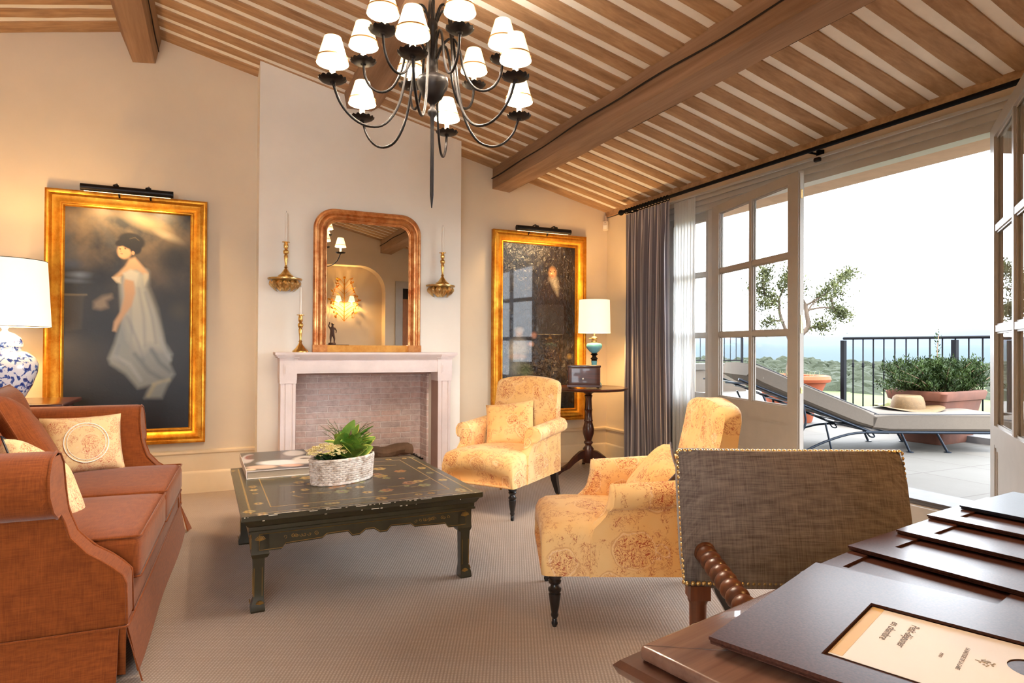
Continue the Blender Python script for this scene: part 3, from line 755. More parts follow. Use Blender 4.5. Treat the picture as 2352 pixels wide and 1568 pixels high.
def blob_into(b, c, r, n=1, sq=1.0, rnd=rf):
    t = (1+5**.5)/2
    V = [(-1, t, 0), (1, t, 0), (-1, -t, 0), (1, -t, 0), (0, -1, t), (0, 1, t), (0, -1, -t), (0, 1, -t), (t, 0, -1), (t, 0, 1), (-t, 0, -1), (-t, 0, 1)]
    Fc = [(0, 11, 5), (0, 5, 1), (0, 1, 7), (0, 7, 10), (0, 10, 11), (1, 5, 9), (5, 11, 4), (11, 10, 2), (10, 7, 6), (7, 1, 8), (3, 9, 4), (3, 4, 2), (3, 2, 6), (3, 6, 8), (3, 8, 9), (4, 9, 5), (2, 4, 11), (6, 2, 10), (8, 6, 7), (9, 8, 1)]
    V = [Vector(v).normalized() for v in V]
    for _ in range(n):
        mid = {}; F2 = []
        def m_(a, b_):
            k = (min(a, b_), max(a, b_))
            if k not in mid: V.append(((V[a]+V[b_])/2).normalized()); mid[k] = len(V)-1
            return mid[k]
        for a, b_, c_ in Fc:
            x, y, z = m_(a, b_), m_(b_, c_), m_(c_, a); F2 += [(a, x, z), (b_, y, x), (c_, z, y), (x, y, z)]
        Fc = F2
    b.add([(c[0]+v.x*r*(q := rnd.uniform(.78, 1.2)), c[1]+v.y*r*q, c[2]+v.z*r*q*sq) for v in V], Fc)
wb = B()
for _ in range(1500):
    az = math.radians(rf.uniform(25, 78)); d = rf.uniform(150, 420)**1.0
    if d < 175 and rf.random() < .75: continue
    x, y = d*sin(az), d*cos(az); r = rf.uniform(2.2, 4.2)
    z = -12.5+(d-150)*.010+2.6*math.exp(-((math.degrees(az)-45)/10)**2)
    blob_into(wb, (x, y, z), r, 1, .9)
o = wb.build('woodland', 'forest', None, 0); tag(o, 'dense green wood across the valley beyond the meadow', 'woodland', kind='stuff')
hb = B()
for _ in range(90):
    az = math.radians(rf.uniform(40, 75)); d = rf.uniform(48, 95); x, y = d*sin(az), d*cos(az)
    if rf.random() < .5: blob_into(hb, (x, y, gz(x, y)+.6), rf.uniform(.9, 2.0), 1, .8)
o = hb.build('hedgerow', 'moss', None, 0); tag(o, 'yellow green bushes on the slope just below the terrace', 'bushes', kind='stuff')

def leaf_cards(b, centers, L, W, rnd, up=.3):
    for c_ in centers:
        c_ = Vector(c_); d = Vector((rnd.uniform(-1, 1), rnd.uniform(-1, 1), rnd.uniform(-.4, 1)+up)).normalized(); s = d.cross(Vector((rnd.uniform(-1, 1), rnd.uniform(-1, 1), rnd.uniform(-1, 1)))).normalized()
        l = L*rnd.uniform(.7, 1.3); w = W*rnd.uniform(.7, 1.2); n = d.cross(s)*w*.35
        b.add([c_, c_+d*l*.45+s*w+n, c_+d*l, c_+d*l*.45-s*w+n], [(0, 1, 2), (0, 2, 3)])
# olive tree in a round pot
tree_pos = Vector((6.62, 5.80, .27))
pt = thing('terracotta_pot', 'round terracotta pot holding the small olive tree', 'plant pot', tree_pos)
B().lathe([(.24, 0), (.25, .02), (.30, .25), (.40, .48), (.405, .50), (.45, .51), (.465, .545), (.45, .585), (.42, .59), (.40, .575), (.40, .54), (.36, .50)], n=40).build('body', 'terracotta', pt)
tr = thing('olive_tree', 'small gnarled olive tree in the round terracotta pot', 'tree', tree_pos+Vector((0, 0, .52)))
rt_ = random.Random(4)
tb = B(); R_ = Vector((.907, -.42, 0)); tips = []
def brn(pts, r0, r1):
    q = bez(pts, 14); tb.tube(q, [r0+(r1-r0)*i/(len(q)-1) for i in range(len(q))], 7); return q
def at(u, z, v=0): return R_*u+Vector((.42, .907, 0))*v+Vector((0, 0, z))
brn([at(-.03, 0), at(.0, .3), at(.04, .5), at(.14, .60), at(.22, .68), at(.20, .84), at(.18, .98)], .045, .026)
brn([at(.02, .42), at(-.03, .6, .05), at(-.10, .85, .1), at(-.12, 1.05, .08)], .028, .016)
ends = [([at(.20, .84), at(.30, .98, .05), at(.48, 1.05, .1), at(.70, 1.12, .05)], (.5, 1.0)), ([at(.18, .95), at(.36, 1.08, -.1), at(.55, 1.24, -.1)], (.4, 1.0)),
        ([at(.22, .9), at(.40, .93), at(.62, .92, .1), at(.74, .86, .12)], (.5, 1.0)), ([at(.22, .66), at(.34, .69), at(.42, .68, -.1)], (.4, 1)),
        ([at(-.12, 1.0, .08), at(-.30, 1.10, .1), at(-.46, 1.20, .12)], (.3, 1.0)), ([at(-.11, .95, .1), at(-.24, .98), at(-.42, .94)], (.4, 1.0)), ([at(-.12, 1.05, .08), at(-.08, 1.22), at(-.02, 1.38)], (.2, 1)),
        ([at(-.07, .75, .05), at(-.2, .76), at(-.32, .70, .05)], (.6, 1)), ([at(.18, .98), at(.10, 1.15), at(.08, 1.30)], (.3, 1)), ([at(.55, 1.06, .08), at(.60, .86, .05), at(.72, .80)], (.5, 1)), ([at(-.3, 1.1, .1), at(-.36, 1.3), at(-.30, 1.42)], (.3, 1)), ([at(.5, 1.2, -.1), at(.66, 1.3), at(.76, 1.36)], (.4, 1))]
lb = B()
for pts, (a0, a1) in ends:
    q = brn(pts, .015, .005); n0 = int(len(q)*a0)
    for p in q[n0:]:
        for _ in range(7): leaf_cards(lb, [p+Vector((rt_.gauss(0, .055), rt_.gauss(0, .055), rt_.gauss(0, .05))) for _ in range(8)], .055, .008, rt_)
tb.build('trunk', 'bark_pale', tr, 60); lb.build('foliage', 'olive', tr, 0)
gg = B(); rg = random.Random(2)
for k in range(26):
    a, r = rg.uniform(0, 6.28), rg.uniform(.1, .36); gg.tube([(r*cos(a), r*sin(a), 0), (r*cos(a)+rg.uniform(-.03, .03), r*sin(a), .05), (r*cos(a)+rg.uniform(-.08, .08), r*sin(a)+.02, rg.uniform(.08, .13))], [.003, .002, .001], 4)
gg.lathe([(.385, -.02), (.385, 0)], n=24)
gg.build('pot_grass', 'grass', tr, 0)
# swagged planter with juniper
pp = Vector((6.98, 3.93, .27)); pr_ = math.radians(5)
pl = thing('terracotta_planter', 'wide rectangular terracotta planter with swags against the railing', 'planter', (6.60, 3.99, .27), pr_)
def rrect(hx, hy, r, n=5):
    out = []
    for cx, cy, a0 in ((hx-r, hy-r, 0), (-hx+r, hy-r, PI/2), (-hx+r, -hy+r, PI), (hx-r, -hy+r, 1.5*PI)):
        for k in range(n+1): a = a0+PI/2*k/n; out.append((cx+r*cos(a), cy+r*sin(a)))
    return out
secs = []
for z, hx, hy in ((0, .31, .19), (.02, .32, .20), (.28, .355, .23), (.42, .385, .255), (.43, .41, .275), (.50, .425, .29), (.52, .415, .28), (.52, .385, .25), (.46, .375, .24)):
    secs.append([(x, y, z) for x, y in rrect(hx, hy, .05)])
B().loft(secs).build('body', 'terracotta2', pl)
sw = B()
for k in range(4):
    x0 = -.30+k*.20; q = bez([(x0-.11, -.262, .41), (x0-.05, -.268, .36), (x0, -.268, .345), (x0+.05, -.268, .36), (x0+.11, -.262, .41)], 10)
    sw.tube(q, [.012+.012*sin(PI*i/(len(q)-1)) for i in range(len(q))], 6)
jn = thing('juniper_bush', 'spreading dark green juniper growing in the swagged planter', 'shrub', (6.60, 3.99, .79), pr_)
rq = random.Random(9); jb = B(); js = B()
for k in range(230):
    a = rq.uniform(0, 6.28); e = rq.uniform(.05, 1.25) if k > 40 else rq.uniform(1.0, 1.5); L = rq.uniform(.25, .58)*(1 if e < .8 else .70); sx = 1.0 if e < .8 else .6
    b0 = Vector((rq.uniform(-.3, .3), rq.uniform(-.15, .15), -.02)); d = Vector((cos(a)*cos(e)*1.25, sin(a)*cos(e)*.6, sin(e)*.78))
    q = [b0, b0+d*L*.5+Vector((0, 0, .04)), b0+d*L+Vector((0, 0, .02))]; js.tube(q, [.006, .004, .002], 4)
    qq = bez(q, 16)
    for p in qq[2:]: leaf_cards(jb, [p+Vector((rq.gauss(0, .022), rq.gauss(0, .022), rq.gauss(0, .022))) for _ in range(14)], .04, .006, rq, .6)
q = bez([(0, 0, 0), (.03, 0, .2), (.02, 0, .40), (.05, 0, .56)], 12); js.tube(q, .004, 4)
for p in q[4:]: leaf_cards(jb, [p+Vector((rq.gauss(0, .02), 0, rq.gauss(0, .02))) for _ in range(4)], .04, .007, rq, .6)
js.build('twigs', 'bark', jn, 0); jb.build('foliage', 'juniper', jn, 0)

# wrought iron lounger: local x to the right of the view, y away
lg = thing('sun_lounger', 'wrought iron sun lounger with a grey cushion on the terrace', 'sun lounger', (5.463, 4.077, .27), math.radians(-24.885))
def slab(pts, y0, y1, t, r=.02):
    """cushion slab following a path in xz"""
    secs = []
    n = len(pts)
    for i, (x, z) in enumerate(pts):
        a, b_ = pts[max(i-1, 0)], pts[min(i+1, n-1)]; dx, dz = b_[0]-a[0], b_[1]-a[1]; L = math.hypot(dx, dz); nx, nz = -dz/L, dx/L
        k = .75 if i in (0, n-1) else 1
        sec = []
        for (yy, hh) in ((y0+r, 0), (y1-r, 0), (y1, r), (y1, t-r), (y1-r, t), (y0+(y1-y0)*.5, t+.012), (y0+r, t), (y0, t-r), (y0, r)):
            hh = t/2+(hh-t/2)*k; sec.append((x+nx*hh, yy, z+nz*hh))
        secs.append(sec)
    return B().loft(secs)
slab([(-.98+(1.5)*k/10, .165+.27-.27+.0) for k in range(0)]+[(-.005+k*.156, .195) for k in range(9)], -.36, .36, .155).build('seat_cushion', 'cushion_out', lg)
bk = [(0-.01, .205)]+[(-1.14*k/8, .205+.46*(k/8)**1.05) for k in range(1, 9)]
slab(bk[::-1], -.36, .36, .15).build('back_cushion', 'cushion_out', lg)
pp_ = B()
pp_.tube([(0, -.363, .345), (.5, -.363, .342), (1.24, -.363, .35)], .005, 6)
nrm = lambda i: (bk[i][0]+.15*.35, bk[i][1]+.14)
pp_.tube([(bk[i][0]+.05, -.363, bk[i][1]+.137) for i in range(9)], .005, 6)
pp_.build('piping', 'piping_d', lg)
ir = B()
for y in (-.33, .33):
    ir.tube([(-.06, y, .18), (1.27, y, .18)], .014, 8); ir.tube([(-.02, y, .185), (-1.20, y, .65)], .012, 8)
    ir.tube([(-1.15, y, .61), (-1.32, y, .62)], .008, 6)
    ir.tube(bez([(.15, y, .175), (-.15, y, .17), (-.4, y, .10), (-.62, y, 0)], 14), .011, 8)
    ir.tube([(.26, y, .18), (.34, y, 0)], .011, 8); ir.tube([(.58, y, .18), (.68, y, .0)], .011, 8)
    ir.tube(bez([(-.62, y, .42), (-.60, y, .25), (-.70, y, .10), (-.86, y, 0)], 14), .011, 8)
    ir.tube(bez([(-.98, y, .50), (-.80, y, .12), (-.70, y, .04), (-.66, y, 0)], 14), .009, 8)
    ir.tube([(-.42, y, .26), (-.36, y, 0)], .009, 8)
    for x in (.34, .68, -.62, -.86): ir.lathe([(.03, 0), (.03, .006), (.01, .012)], (x, y, 0), 10)
    ir.tube(bez([(-.05, y, .18), (-.02, y-.005, .14), (.02, y-.005, .14), (.0, y-.005, .175)], 10), .007, 6)
for k in range(8): ir.tube([(k*.15, -.33, .18), (k*.15, .33, .18)], .006, 6); ir.tube([(-.1-k*.15, -.33, .215+k*.056), (-.1-k*.15, .33, .215+k*.056)], .006, 6)
ir.build('frame', 'blue_iron', lg, 60)
ht = thing('straw_hat', 'wide brimmed straw sun hat lying on the lounger cushion', 'hat', lg.matrix_basis @ Vector((0, 0, 0)))
ht.scale = (1.28, 1.28, 1.15); ht.location = (5.463+.907*.53, 4.077-.42*.53, .27+.362); ht.rotation_euler.z = math.radians(-24.9)
def hatp(r, z, n=36):
    return [(r[0]*cos(2*PI*j/n), r[1]*sin(2*PI*j/n), z+(.016*cos(4*PI*j/n)+.004) * max(0, (r[0]-.12)/.1)) for j in range(n)]
secs = [hatp(r, z) for r, z in (((.24, .21), .004), ((.18, .155), .002), ((.118, .098), .004), ((.114, .094), .05), ((.102, .084), .095), ((.085, .066), .112), ((.05, .03), .105), ((.004, .003), .094))]
B().loft(secs).build('body', 'straw', ht, 60)
hbnd = [hatp(r, z) for r, z in (((.1185, .0985), .008), ((.1175, .0975), .026))]
B().loft(hbnd, cap=False).build('hat_band', 'straw', ht)

# ================================================================== CHANDELIER
CX, CY = .885, 2.80
cd = thing('chandelier', 'twelve-light black iron chandelier with small pleated cream shades', 'chandelier', (CX, CY, 2.0))
zc_ = zc(CX)
B().lathe([(.006, .10), (.008, .20), (.010, .26), (.022, .275), (.022, .29), (.010, .30), (.012, .32), (.028, .335), (.045, .35), (.055, .375), (.068, .395), (.074, .42), (.070, .44), (.045, .455), (.022, .465), (.018, .50), (.020, .53), (.012, .56), (.012, .66), (.022, .675), (.022, .70), (.010, .72), (.009, .80)], (0, 0, 0), 28).build('hub', 'black_iron', cd, 60)
B().tube([(0, 0, -.16), (0, 0, -.10), (0, 0, .95), (0, 0, zc_-2.0-.10)], [.003, .009, .009, .008], 8).lathe([(.06, 0), (.055, .03), (.02, .07), (.008, .09)], (0, 0, zc_-2.0-.10), 20).build('stem', 'black_iron', cd, 60)
def scallop(j, z): return 1
def pan(r=.056):
    b = B(); n = 48; secs = []
    for rr, z, k in ((.010, -.010, 0), (.014, -.004, 0), (.034, -.002, 0), (.046, .001, 0), (.053, .004, .4), (.058, .007, 1)):
        secs.append([(rr/.056*r*cos(2*PI*j/n)*(1+.05*k*abs(sin(7*2*PI*j/n))), rr/.056*r*sin(2*PI*j/n)*(1+.05*k*abs(sin(7*2*PI*j/n))), z+.009*k*abs(sin(7*2*PI*j/n))) for j in range(n)])
    secs += [[(x*.94, y*.94, z-.002) for x, y, z in secs[-1]], [(x*.85, y*.85, .004) for x, y, z in secs[3]]]
    return b.loft(secs)
def shade_b(rt_, rb, h, n=36, t=.0015):
    return B().loft([[(r*cos(2*PI*j/n)*(1+.012*(j % 2)), r*sin(2*PI*j/n)*(1+.012*(j % 2)), z) for j in range(n)] for r, z in ((rt_, h), (rb, 0), (rb-t, 0), (rt_-t, h))], cap=False)
proto = None
def arm_parts(R, zt, drop, loop, first=None):
    """arm in local x: springs from the stem at the top, swings down and out, curls up to the pan at radius R"""
    if first is None:
        pts = [(.012, 0, .69), (.045, 0, .765), (.085, 0, .745), (.105, 0, .62), (.125, 0, .45), (.16, 0, .29), (.22, 0, .195), (.29, 0, .170), (.36, 0, .19), (.42, 0, .25), (.455, 0, .335)] if loop else \
              [(.012, 0, .51), (.05, 0, .60), (.095, 0, .625), (.125, 0, .57), (.145, 0, .48), (.185, 0, .405), (.235, 0, .38), (.285, 0, .40), (.315, 0, .45), (.325, 0, .515)]
        arm = B().tube(bez(pts, 44), .0062, 8).build('arm', 'black_iron', cd, 60)
        p = pan().build('drip_pan', 'black_iron', arm, 50); p.location = (R, 0, zt)
        c = B().lathe([(.0125, 0), (.0125, .085)], n=14).build('candle_tube', 'candle_lit', arm, 50); c.location = (R, 0, zt)
        s = shade_b(.036, .068, .112).build('lamp_shade', 'shade', arm, 50); s.location = (R, 0, zt+.078)
        s2 = B().lathe([(.0665, 0), (.0655, .006)], n=36, cap=False).build('trim_band', 'gold_flat', arm); s2.location = (R, 0, zt+.098)
        bu = B().lathe([(.004, 0), (.011, .015), (.012, .03), (.005, .05)], n=10).build('bulb', 'bulb', arm); bu.location = (R, 0, zt+.085)
        return arm
lower = upper = None
for tier, (R, zt, drop, off) in enumerate(((.455, .335, .165, 0.0), (.325, .515, .16, 30.0))):
    base = None
    for k in range(6):
        a = math.radians(off+k*60+65.1-90+ -2.5+90)
        if base is None: o = base = arm_parts(R, zt, drop, tier == 0)
        else: o = copy_tree(base, cd)
        o.rotation_euler.z = a
        point('chandelier_light', (CX+R*cos(a), CY+R*sin(a), 2.0+zt+.12), 31, (1, .86, .69), .03)

# ================================================================== PICTURES
def frame_sweep(w, h, prof, mat, parent, name='frame'):
    """prof: (inward, out) pairs; wall plane is xz, outward = -y"""
    b = B(); secs = []
    for sx, sz in ((-1, -1), (1, -1), (1, 1), (-1, 1), (-1, -1)):
        secs.append([(sx*(w/2-d), -o_, sz*(h/2-d)) for d, o_ in prof])
    return b.loft(secs, cap=False).build(name, mat, parent, 35)
fprof = [(0, 0), (0, .045), (.012, .055), (.022, .055), (.030, .050), (.050, .060), (.068, .052), (.085, .030), (.098, .024), (.104, .030), (.112, .030), (.118, .020), (.122, .012), (.122, 0)]
def picture_light(loc, L, label, aim=1):
    t = thing('picture_light', label, 'picture light', loc)
    B().tube([(-L/2, 0, 0), (L/2, 0, 0)], .026, 16).build('housing', 'black_iron', t, 50)
    B().box(-L/2+.02, L/2-.02, .006, .020, -.0255, -.0215).build('light_strip', 'lamp_strip', t)
    for x in (-L*.13, L*.22):
        B().tube(bez([(x, 0, .028), (x, .04, .05), (x, .12, .035), (x, .19, -.02)], 10), .007, 8).lathe([(.02, .022), (.02, .034), (.008, .04)], (x, 0, 0), 12).build('bracket', 'black_iron', t, 50)
    for x in (-L*.36, -L*.02, L*.32):
        l = bpy.data.objects.new('picture_spot', bpy.data.lights.new('picture_spot', 'SPOT')); C.objects.link(l)
        l.data.energy = 13; l.data.spot_size = math.radians(125); l.data.spot_blend = .8; l.data.color = (1, .66, .30); l.data.shadow_soft_size = .02
        l.location = (loc[0]+x, loc[1]+.01, loc[2]-.03); l.rotation_euler = (math.radians(28), 0, 0)
    return t
# left painting : generic full-length lady in a white Empire dress before a stormy sky
def C1(x, y):    # zoom-crop pixel to canvas uv
    px, py = x/3.016, 400+y/3.016; tp = 468.5+(px-145)*.099; bt = 1002-.05*(px-145)
    return ((px-144)/303, (py-tp)/(bt-tp))
p = Paint(170, 300, (34, 34, 36))
cl = p.cloud(6, 4); p.put(np.clip((cl-.45)*2.2, 0, 1)*np.clip(1.25-p.Y*2.6, 0, 1), (118, 100, 76), .9)
p.put(np.clip((p.cloud(6, 9)-.5)*2.6, 0, 1)*np.clip(1.1-p.Y*2.6, 0, 1), (74, 80, 86), .8)
for (x, y, rx, ry, c_, o_) in ((1000, 330, .28, .05, (156, 136, 102), .8), (1180, 440, .16, .025, (176, 160, 132), .7), (700, 260, .3, .03, (120, 98, 66), .6), (560, 700, .16, .02, (120, 132, 150), .8), (500, 740, .2, .015, (96, 106, 122), .7), (480, 620, .12, .03, (56, 66, 84), .8)):
    u, v = C1(x, y); p.blob(u, v, rx, ry, c_, o_, .35 if x > 900 else 0, .8)
for (x, y, rx, ry, c_) in ((1230, 600, .18, .12, (24, 24, 22)), (680, 720, .16, .07, (20, 20, 24)), (1200, 900, .2, .1, (30, 28, 24)), (560, 1000, .14, .12, (38, 34, 32)), (700, 1100, .4, .15, (18, 20, 26))):
    u, v = C1(x, y); p.blob(u, v, rx, ry, c_, .9, 0, .7)
p.put((p.Y-.62)*6, (10, 15, 24), .85)
p.poly([C1(*q) for q in ((437, 838), (585, 838), (570, 870), (560, 1080), (437, 1100))], (62, 54, 44), .8, .01)
p.stroke([C1(437, 838), C1(590, 840)], .008, (112, 98, 74), .8)
u, v = C1(1270, 960); p.blob(u, v, .12, .06, (66, 58, 40), .7, 0, .8)
dress = [(845, 690), (930, 650), (1010, 670), (1028, 720), (1010, 790), (1060, 900), (1110, 1020), (1160, 1180), (1215, 1260), (1200, 1330), (1235, 1400), (1180, 1480), (1140, 1568), (1010, 1568), (1050, 1480), (960, 1500), (870, 1400), (760, 1330), (745, 1290), (790, 1180), (830, 1020), (835, 880), (820, 760)]
p.poly([C1(*q) for q in dress], (140, 146, 146), 1, .02)
p.poly([C1(*q) for q in ((850, 700), (940, 670), (1010, 690), (1012, 790), (1080, 950), (1120, 1120), (1130, 1220), (1040, 1200), (980, 1250), (900, 1150), (860, 1000), (850, 850))], (188, 186, 172), .9, .05)
for pts, w_d, c_, o_ in (([(960, 800), (1000, 1000), (1010, 1200)], .012, (134, 140, 142), .7), ([(1010, 830), (1060, 1000), (1090, 1180)], .010, (118, 126, 132), .7), ([(900, 900), (910, 1100), (900, 1250)], .012, (146, 150, 150), .7), ([(880, 1000), (960, 1180), (1000, 1300)], .012, (110, 120, 132), .6), ([(800, 1280), (900, 1330), (980, 1440)], .016, (176, 184, 190), .6), ([(1120, 1150), (1160, 1250), (1200, 1300)], .010, (170, 176, 178), .7), ([(1060, 1230), (1120, 1320), (1200, 1380)], .02, (80, 90, 104), .7), ([(940, 1260), (1040, 1380), (1150, 1440)], .02, (78, 88, 104), .6), ([(1080, 1470), (1140, 1450), (1190, 1440)], .014, (186, 182, 150), .9), ([(1040, 1550), (1080, 1480)], .014, (176, 170, 134), .9), ([(820, 1200), (800, 1280), (850, 1330)], .014, (120, 130, 144), .6)):
    p.stroke([C1(*q) for q in pts], w_d*.7, c_, o_*.85, .035)
p.put(np.clip((p.Y-.66)*3, 0, 1)*np.clip(p.X*3, 0, 1), (22, 30, 46), .55)
skin = (206, 168, 128)
p.poly([C1(*q) for q in ((890, 590), (930, 580), (985, 640), (1028, 690), (1025, 730), (980, 690), (940, 665), (860, 690), (790, 740), (770, 720), (820, 680), (860, 640))], skin, 1, .012)
p.poly([C1(*q) for q in ((860, 720), (925, 740), (935, 830), (910, 920), (850, 1000), (815, 1060), (800, 1100), (775, 1095), (785, 1030), (830, 960), (855, 850), (850, 770))], (200, 160, 122), 1, .012)
p.poly([C1(*q) for q in ((1000, 690), (1028, 700), (1022, 740), (1000, 780), (990, 720))], (196, 188, 164), 1, .01)
p.poly([C1(*q) for q in ((770, 720), (830, 715), (830, 760), (800, 755))], (214, 198, 168), 1, .01)
p.poly([C1(*q) for q in ((845, 690), (900, 665), (960, 690), (940, 780), (925, 745), (865, 730))], (206, 202, 184), 1, .012)
p.poly([C1(*q) for q in ((640, 890), (700, 850), (765, 838), (770, 862), (730, 885), (740, 930), (690, 945), (640, 935))], (150, 130, 108), .8, .02)
u, v = C1(850, 530); p.blob(u+.004, v+.004, .066, .040, (206, 162, 118), 1, .1, .3)
u, v = C1(842, 565); p.blob(u, v, .040, .014, (210, 166, 124), 1, .1, .4)
u, v = C1(895, 470); p.blob(u+.012, v-.003, .115, .042, (22, 18, 16), 1, .15, .2)
u, v = C1(935, 520); p.blob(u, v, .055, .030, (24, 19, 17), 1, 0, .3)
u, v = C1(830, 475); p.blob(u, v, .055, .018, (24, 19, 17), 1, -.3, .3)
u, v = C1(916, 548); p.blob(u, v, .014, .010, (200, 150, 112), 1)
for q in ((822, 518), (858, 516)): u, v = C1(*q); p.blob(u, v, .010, .003, (60, 38, 30), .9)
u, v = C1(834, 553); p.blob(u, v, .012, .003, (150, 66, 52), .9)
u, v = C1(828, 535); p.blob(u, v, .007, .006, (186, 138, 104), .8)
p.stroke([C1(890, 448), C1(930, 440), C1(958, 462)], .003, (96, 80, 52), .6)
WP, HP = 1.085, 1.95
p.a *= .8
pa = thing('painting', 'gilt-framed oil painting of a lady in a long white dress', 'painting', (-.645, YB-.004, 1.388))
frame_sweep(WP, HP, fprof, 'gold', pa)
painted_grid('canvas', p, lambda u, v: (-(WP/2-.118)+u*(WP-.236), -.012, (HP/2-.118)-v*(HP-.236)), 'canvas_1', pa)
B().box(-WP/2+.01, WP/2-.01, -.008, 0, -HP/2+.01, HP/2-.01).build('backing', 'dark_in', pa)
picture_light((-.634, 5.50, 2.352), .60, 'black tubular picture light over the lady in white')
# right painting : dark full-length gentleman with a small child
def C2(x, y):
    px, py = 1140+x/4.358, 540+y/4.358; return ((px-1147)/174, (py-547-(px-1147)*.1)/400)
q_ = Paint(150, 270, (30, 24, 26)); q_.put(q_.cloud(5, 2), (44, 34, 34), .6); q_.put(np.clip(.5-q_.X, 0, 1), (62, 76, 96), .8)
q_.put((.62-q_.X)*3*np.clip(1.2-q_.Y, 0, 1), (44, 54, 72), .5)
q_.poly([C2(*q) for q in ((480, 420), (420, 520), (380, 700), (420, 900), (440, 1100), (480, 1300), (650, 1300), (700, 1000), (690, 700), (650, 500), (600, 430))], (44, 26, 24), .9, .03)
for (x, y, rx, ry, c_) in ((555, 350, .13, .055, (30, 22, 20)), (543, 372, .062, .040, (192, 142, 102)), (545, 395, .045, .022, (186, 136, 98)), (352, 1020, .045, .022, (190, 132, 108)), (320, 1110, .05, .016, (196, 150, 124)),
                           (197, 985, .055, .026, (198, 164, 136)), (200, 950, .07, .02, (170, 160, 150)), (190, 1140, .15, .07, (176, 172, 158)), (140, 1180, .07, .05, (170, 164, 148)), (180, 1230, .13, .02, (176, 144, 118)), (180, 1340, .14, .07, (132, 140, 134)), (260, 1380, .12, .05, (74, 92, 66)), (730, 1280, .04, .02, (120, 96, 40))):
    u, v = C2(x, y); q_.blob(u, v, rx*1.15, ry*1.15, c_, .85, 0, .75)
q_.poly([C2(*q) for q in ((510, 430), (590, 430), (604, 520), (598, 610), (575, 570), (540, 500))], (186, 172, 150), .8, .03)
for q in ((525, 360), (562, 360)): u, v = C2(*q); q_.blob(u, v, .012, .004, (50, 30, 26), .9)
u, v = C2(545, 405); q_.blob(u, v, .018, .004, (140, 70, 58), .9)
q_.put((q_.Y-.8)*5*(q_.X > .35), (14, 16, 20), .9)
WQ = 1.07
pb = thing('painting', 'gilt-framed dark painting of a gentleman and child, reflecting window light', 'painting', (2.967, YB-.004, 1.40))
frame_sweep(WQ, HP-.03, fprof, 'gold', pb)
painted_grid('canvas', q_, lambda u, v: (-(WQ/2-.118)+u*(WQ-.236), -.012, (HP/2-.13)-v*(HP-.26)), 'canvas_2', pb)
B().box(-WQ/2+.01, WQ/2-.01, -.008, 0, -HP/2+.03, HP/2-.03).build('backing', 'dark_in', pb)
picture_light((2.893, 5.50, 2.352), .60, 'black tubular picture light over the dark right-hand painting')

# ================================================================== MANTELPIECE
mt = thing('fireplace_surround', 'pale pink limestone fireplace surround with fluted jambs', 'fireplace', (1.131, 5.40, 0))
b = B()
b.box(-.60, .60, -.19, 0, .978, 1.085).box(-.585, .585, -.196, -.19, .995, 1.07)
b.prism([(-.20, 1.085), (-.215, 1.10), (-.235, 1.115), (-.245, 1.13), (-.245, 1.145), (0, 1.145), (0, 1.085)], 'x', -.60, .60)
b.build('lintel', 'stone_pink', mt, 25)
for s in (-1, 1):
    b = B(); x0, x1 = sorted((s*.586, s*.699)); xm = (x0+x1)/2; W = .113
    b.box(x0, x1, -.195, 0, 0, .16)
    xs = [x0, x0+.022, x0+.036, xm-.007, xm+.007, x1-.036, x1-.022, x1]
    pl_ = [(x0, -.188), (x0+.020, -.188), (x0+.024, -.180), (x0+.034, -.180), (x0+.038, -.188), (x1-.038, -.188), (x1-.034, -.180), (x1-.024, -.180), (x1-.020, -.188), (x1, -.188), (x1, 0), (x0, 0)]
    b.prism(pl_, 'z', .16, .90); b.box(x0-.006, x1+.006, -.197, 0, .90, .93)
    b.build('jamb', 'stone_pink', mt, 25)
    b = B().box(x0-.008, x1+.008, -.20, 0, .93, 1.088)
    b.box(x0+.022, x1-.022, -.204, -.20, .965, 1.055).lathe([(.026, 0), (.022, .006), (.008, .009)], (0, 0, 0), 16) if False else b.box(x0+.022, x1-.022, -.204, -.20, .965, 1.055)
    b.box(x0+.034, x1-.034, -.209, -.204, .98, 1.04)
    xe0, xe1 = x0-.008, x1+.008
    for k, (d, za, zb_) in enumerate(((.004, 1.088, 1.10), (.016, 1.10, 1.113), (.028, 1.113, 1.125), (.036, 1.125, 1.1451))): b.box(xe0-d, xe1+d, -.205-d, 0, za, zb_)
    b.build('corner_block', 'stone_pink', mt, 25)
    B().box(*sorted((s*.583, s*.5855)), -.187, 0, .0, .975).build('inner_cheek', 'stone_in', mt)
lgg = thing('log', 'rough split firewood log lying on a grate in the firebox', 'log', (1.34, 5.53, .27), .05)
b = B(); secs = []
rl = random.Random(8)
for k in range(13):
    x = -.24+.04*k; secs.append([(x, (.05+rl.uniform(-.01, .01))*cos(2*PI*j/10)*(1 if j not in (2, 3) else .75), (.052+rl.uniform(-.01, .01))*sin(2*PI*j/10)+.012*sin(k*.8)) for j in range(10)])
b.loft(secs).build('body', 'bark', lgg, 20)
gr = thing('fire_grate', 'black iron grate in the firebox under the log', 'grate', (1.2, 5.5, .02))
b = B()
for x in (-.25, .0, .25, .42): b.tube([(x, -.10, .185), (x, .13, .185)], .009, 6)
for y in (-.08, .11): b.tube([(-.28, y, .18), (.45, y, .18)], .009, 6)
for x in (-.25, .42):
    for y in (-.08, .11): b.tube([(x, y, 0), (x, y, .2)], .009, 6)
b.build('body', 'black_iron', gr)

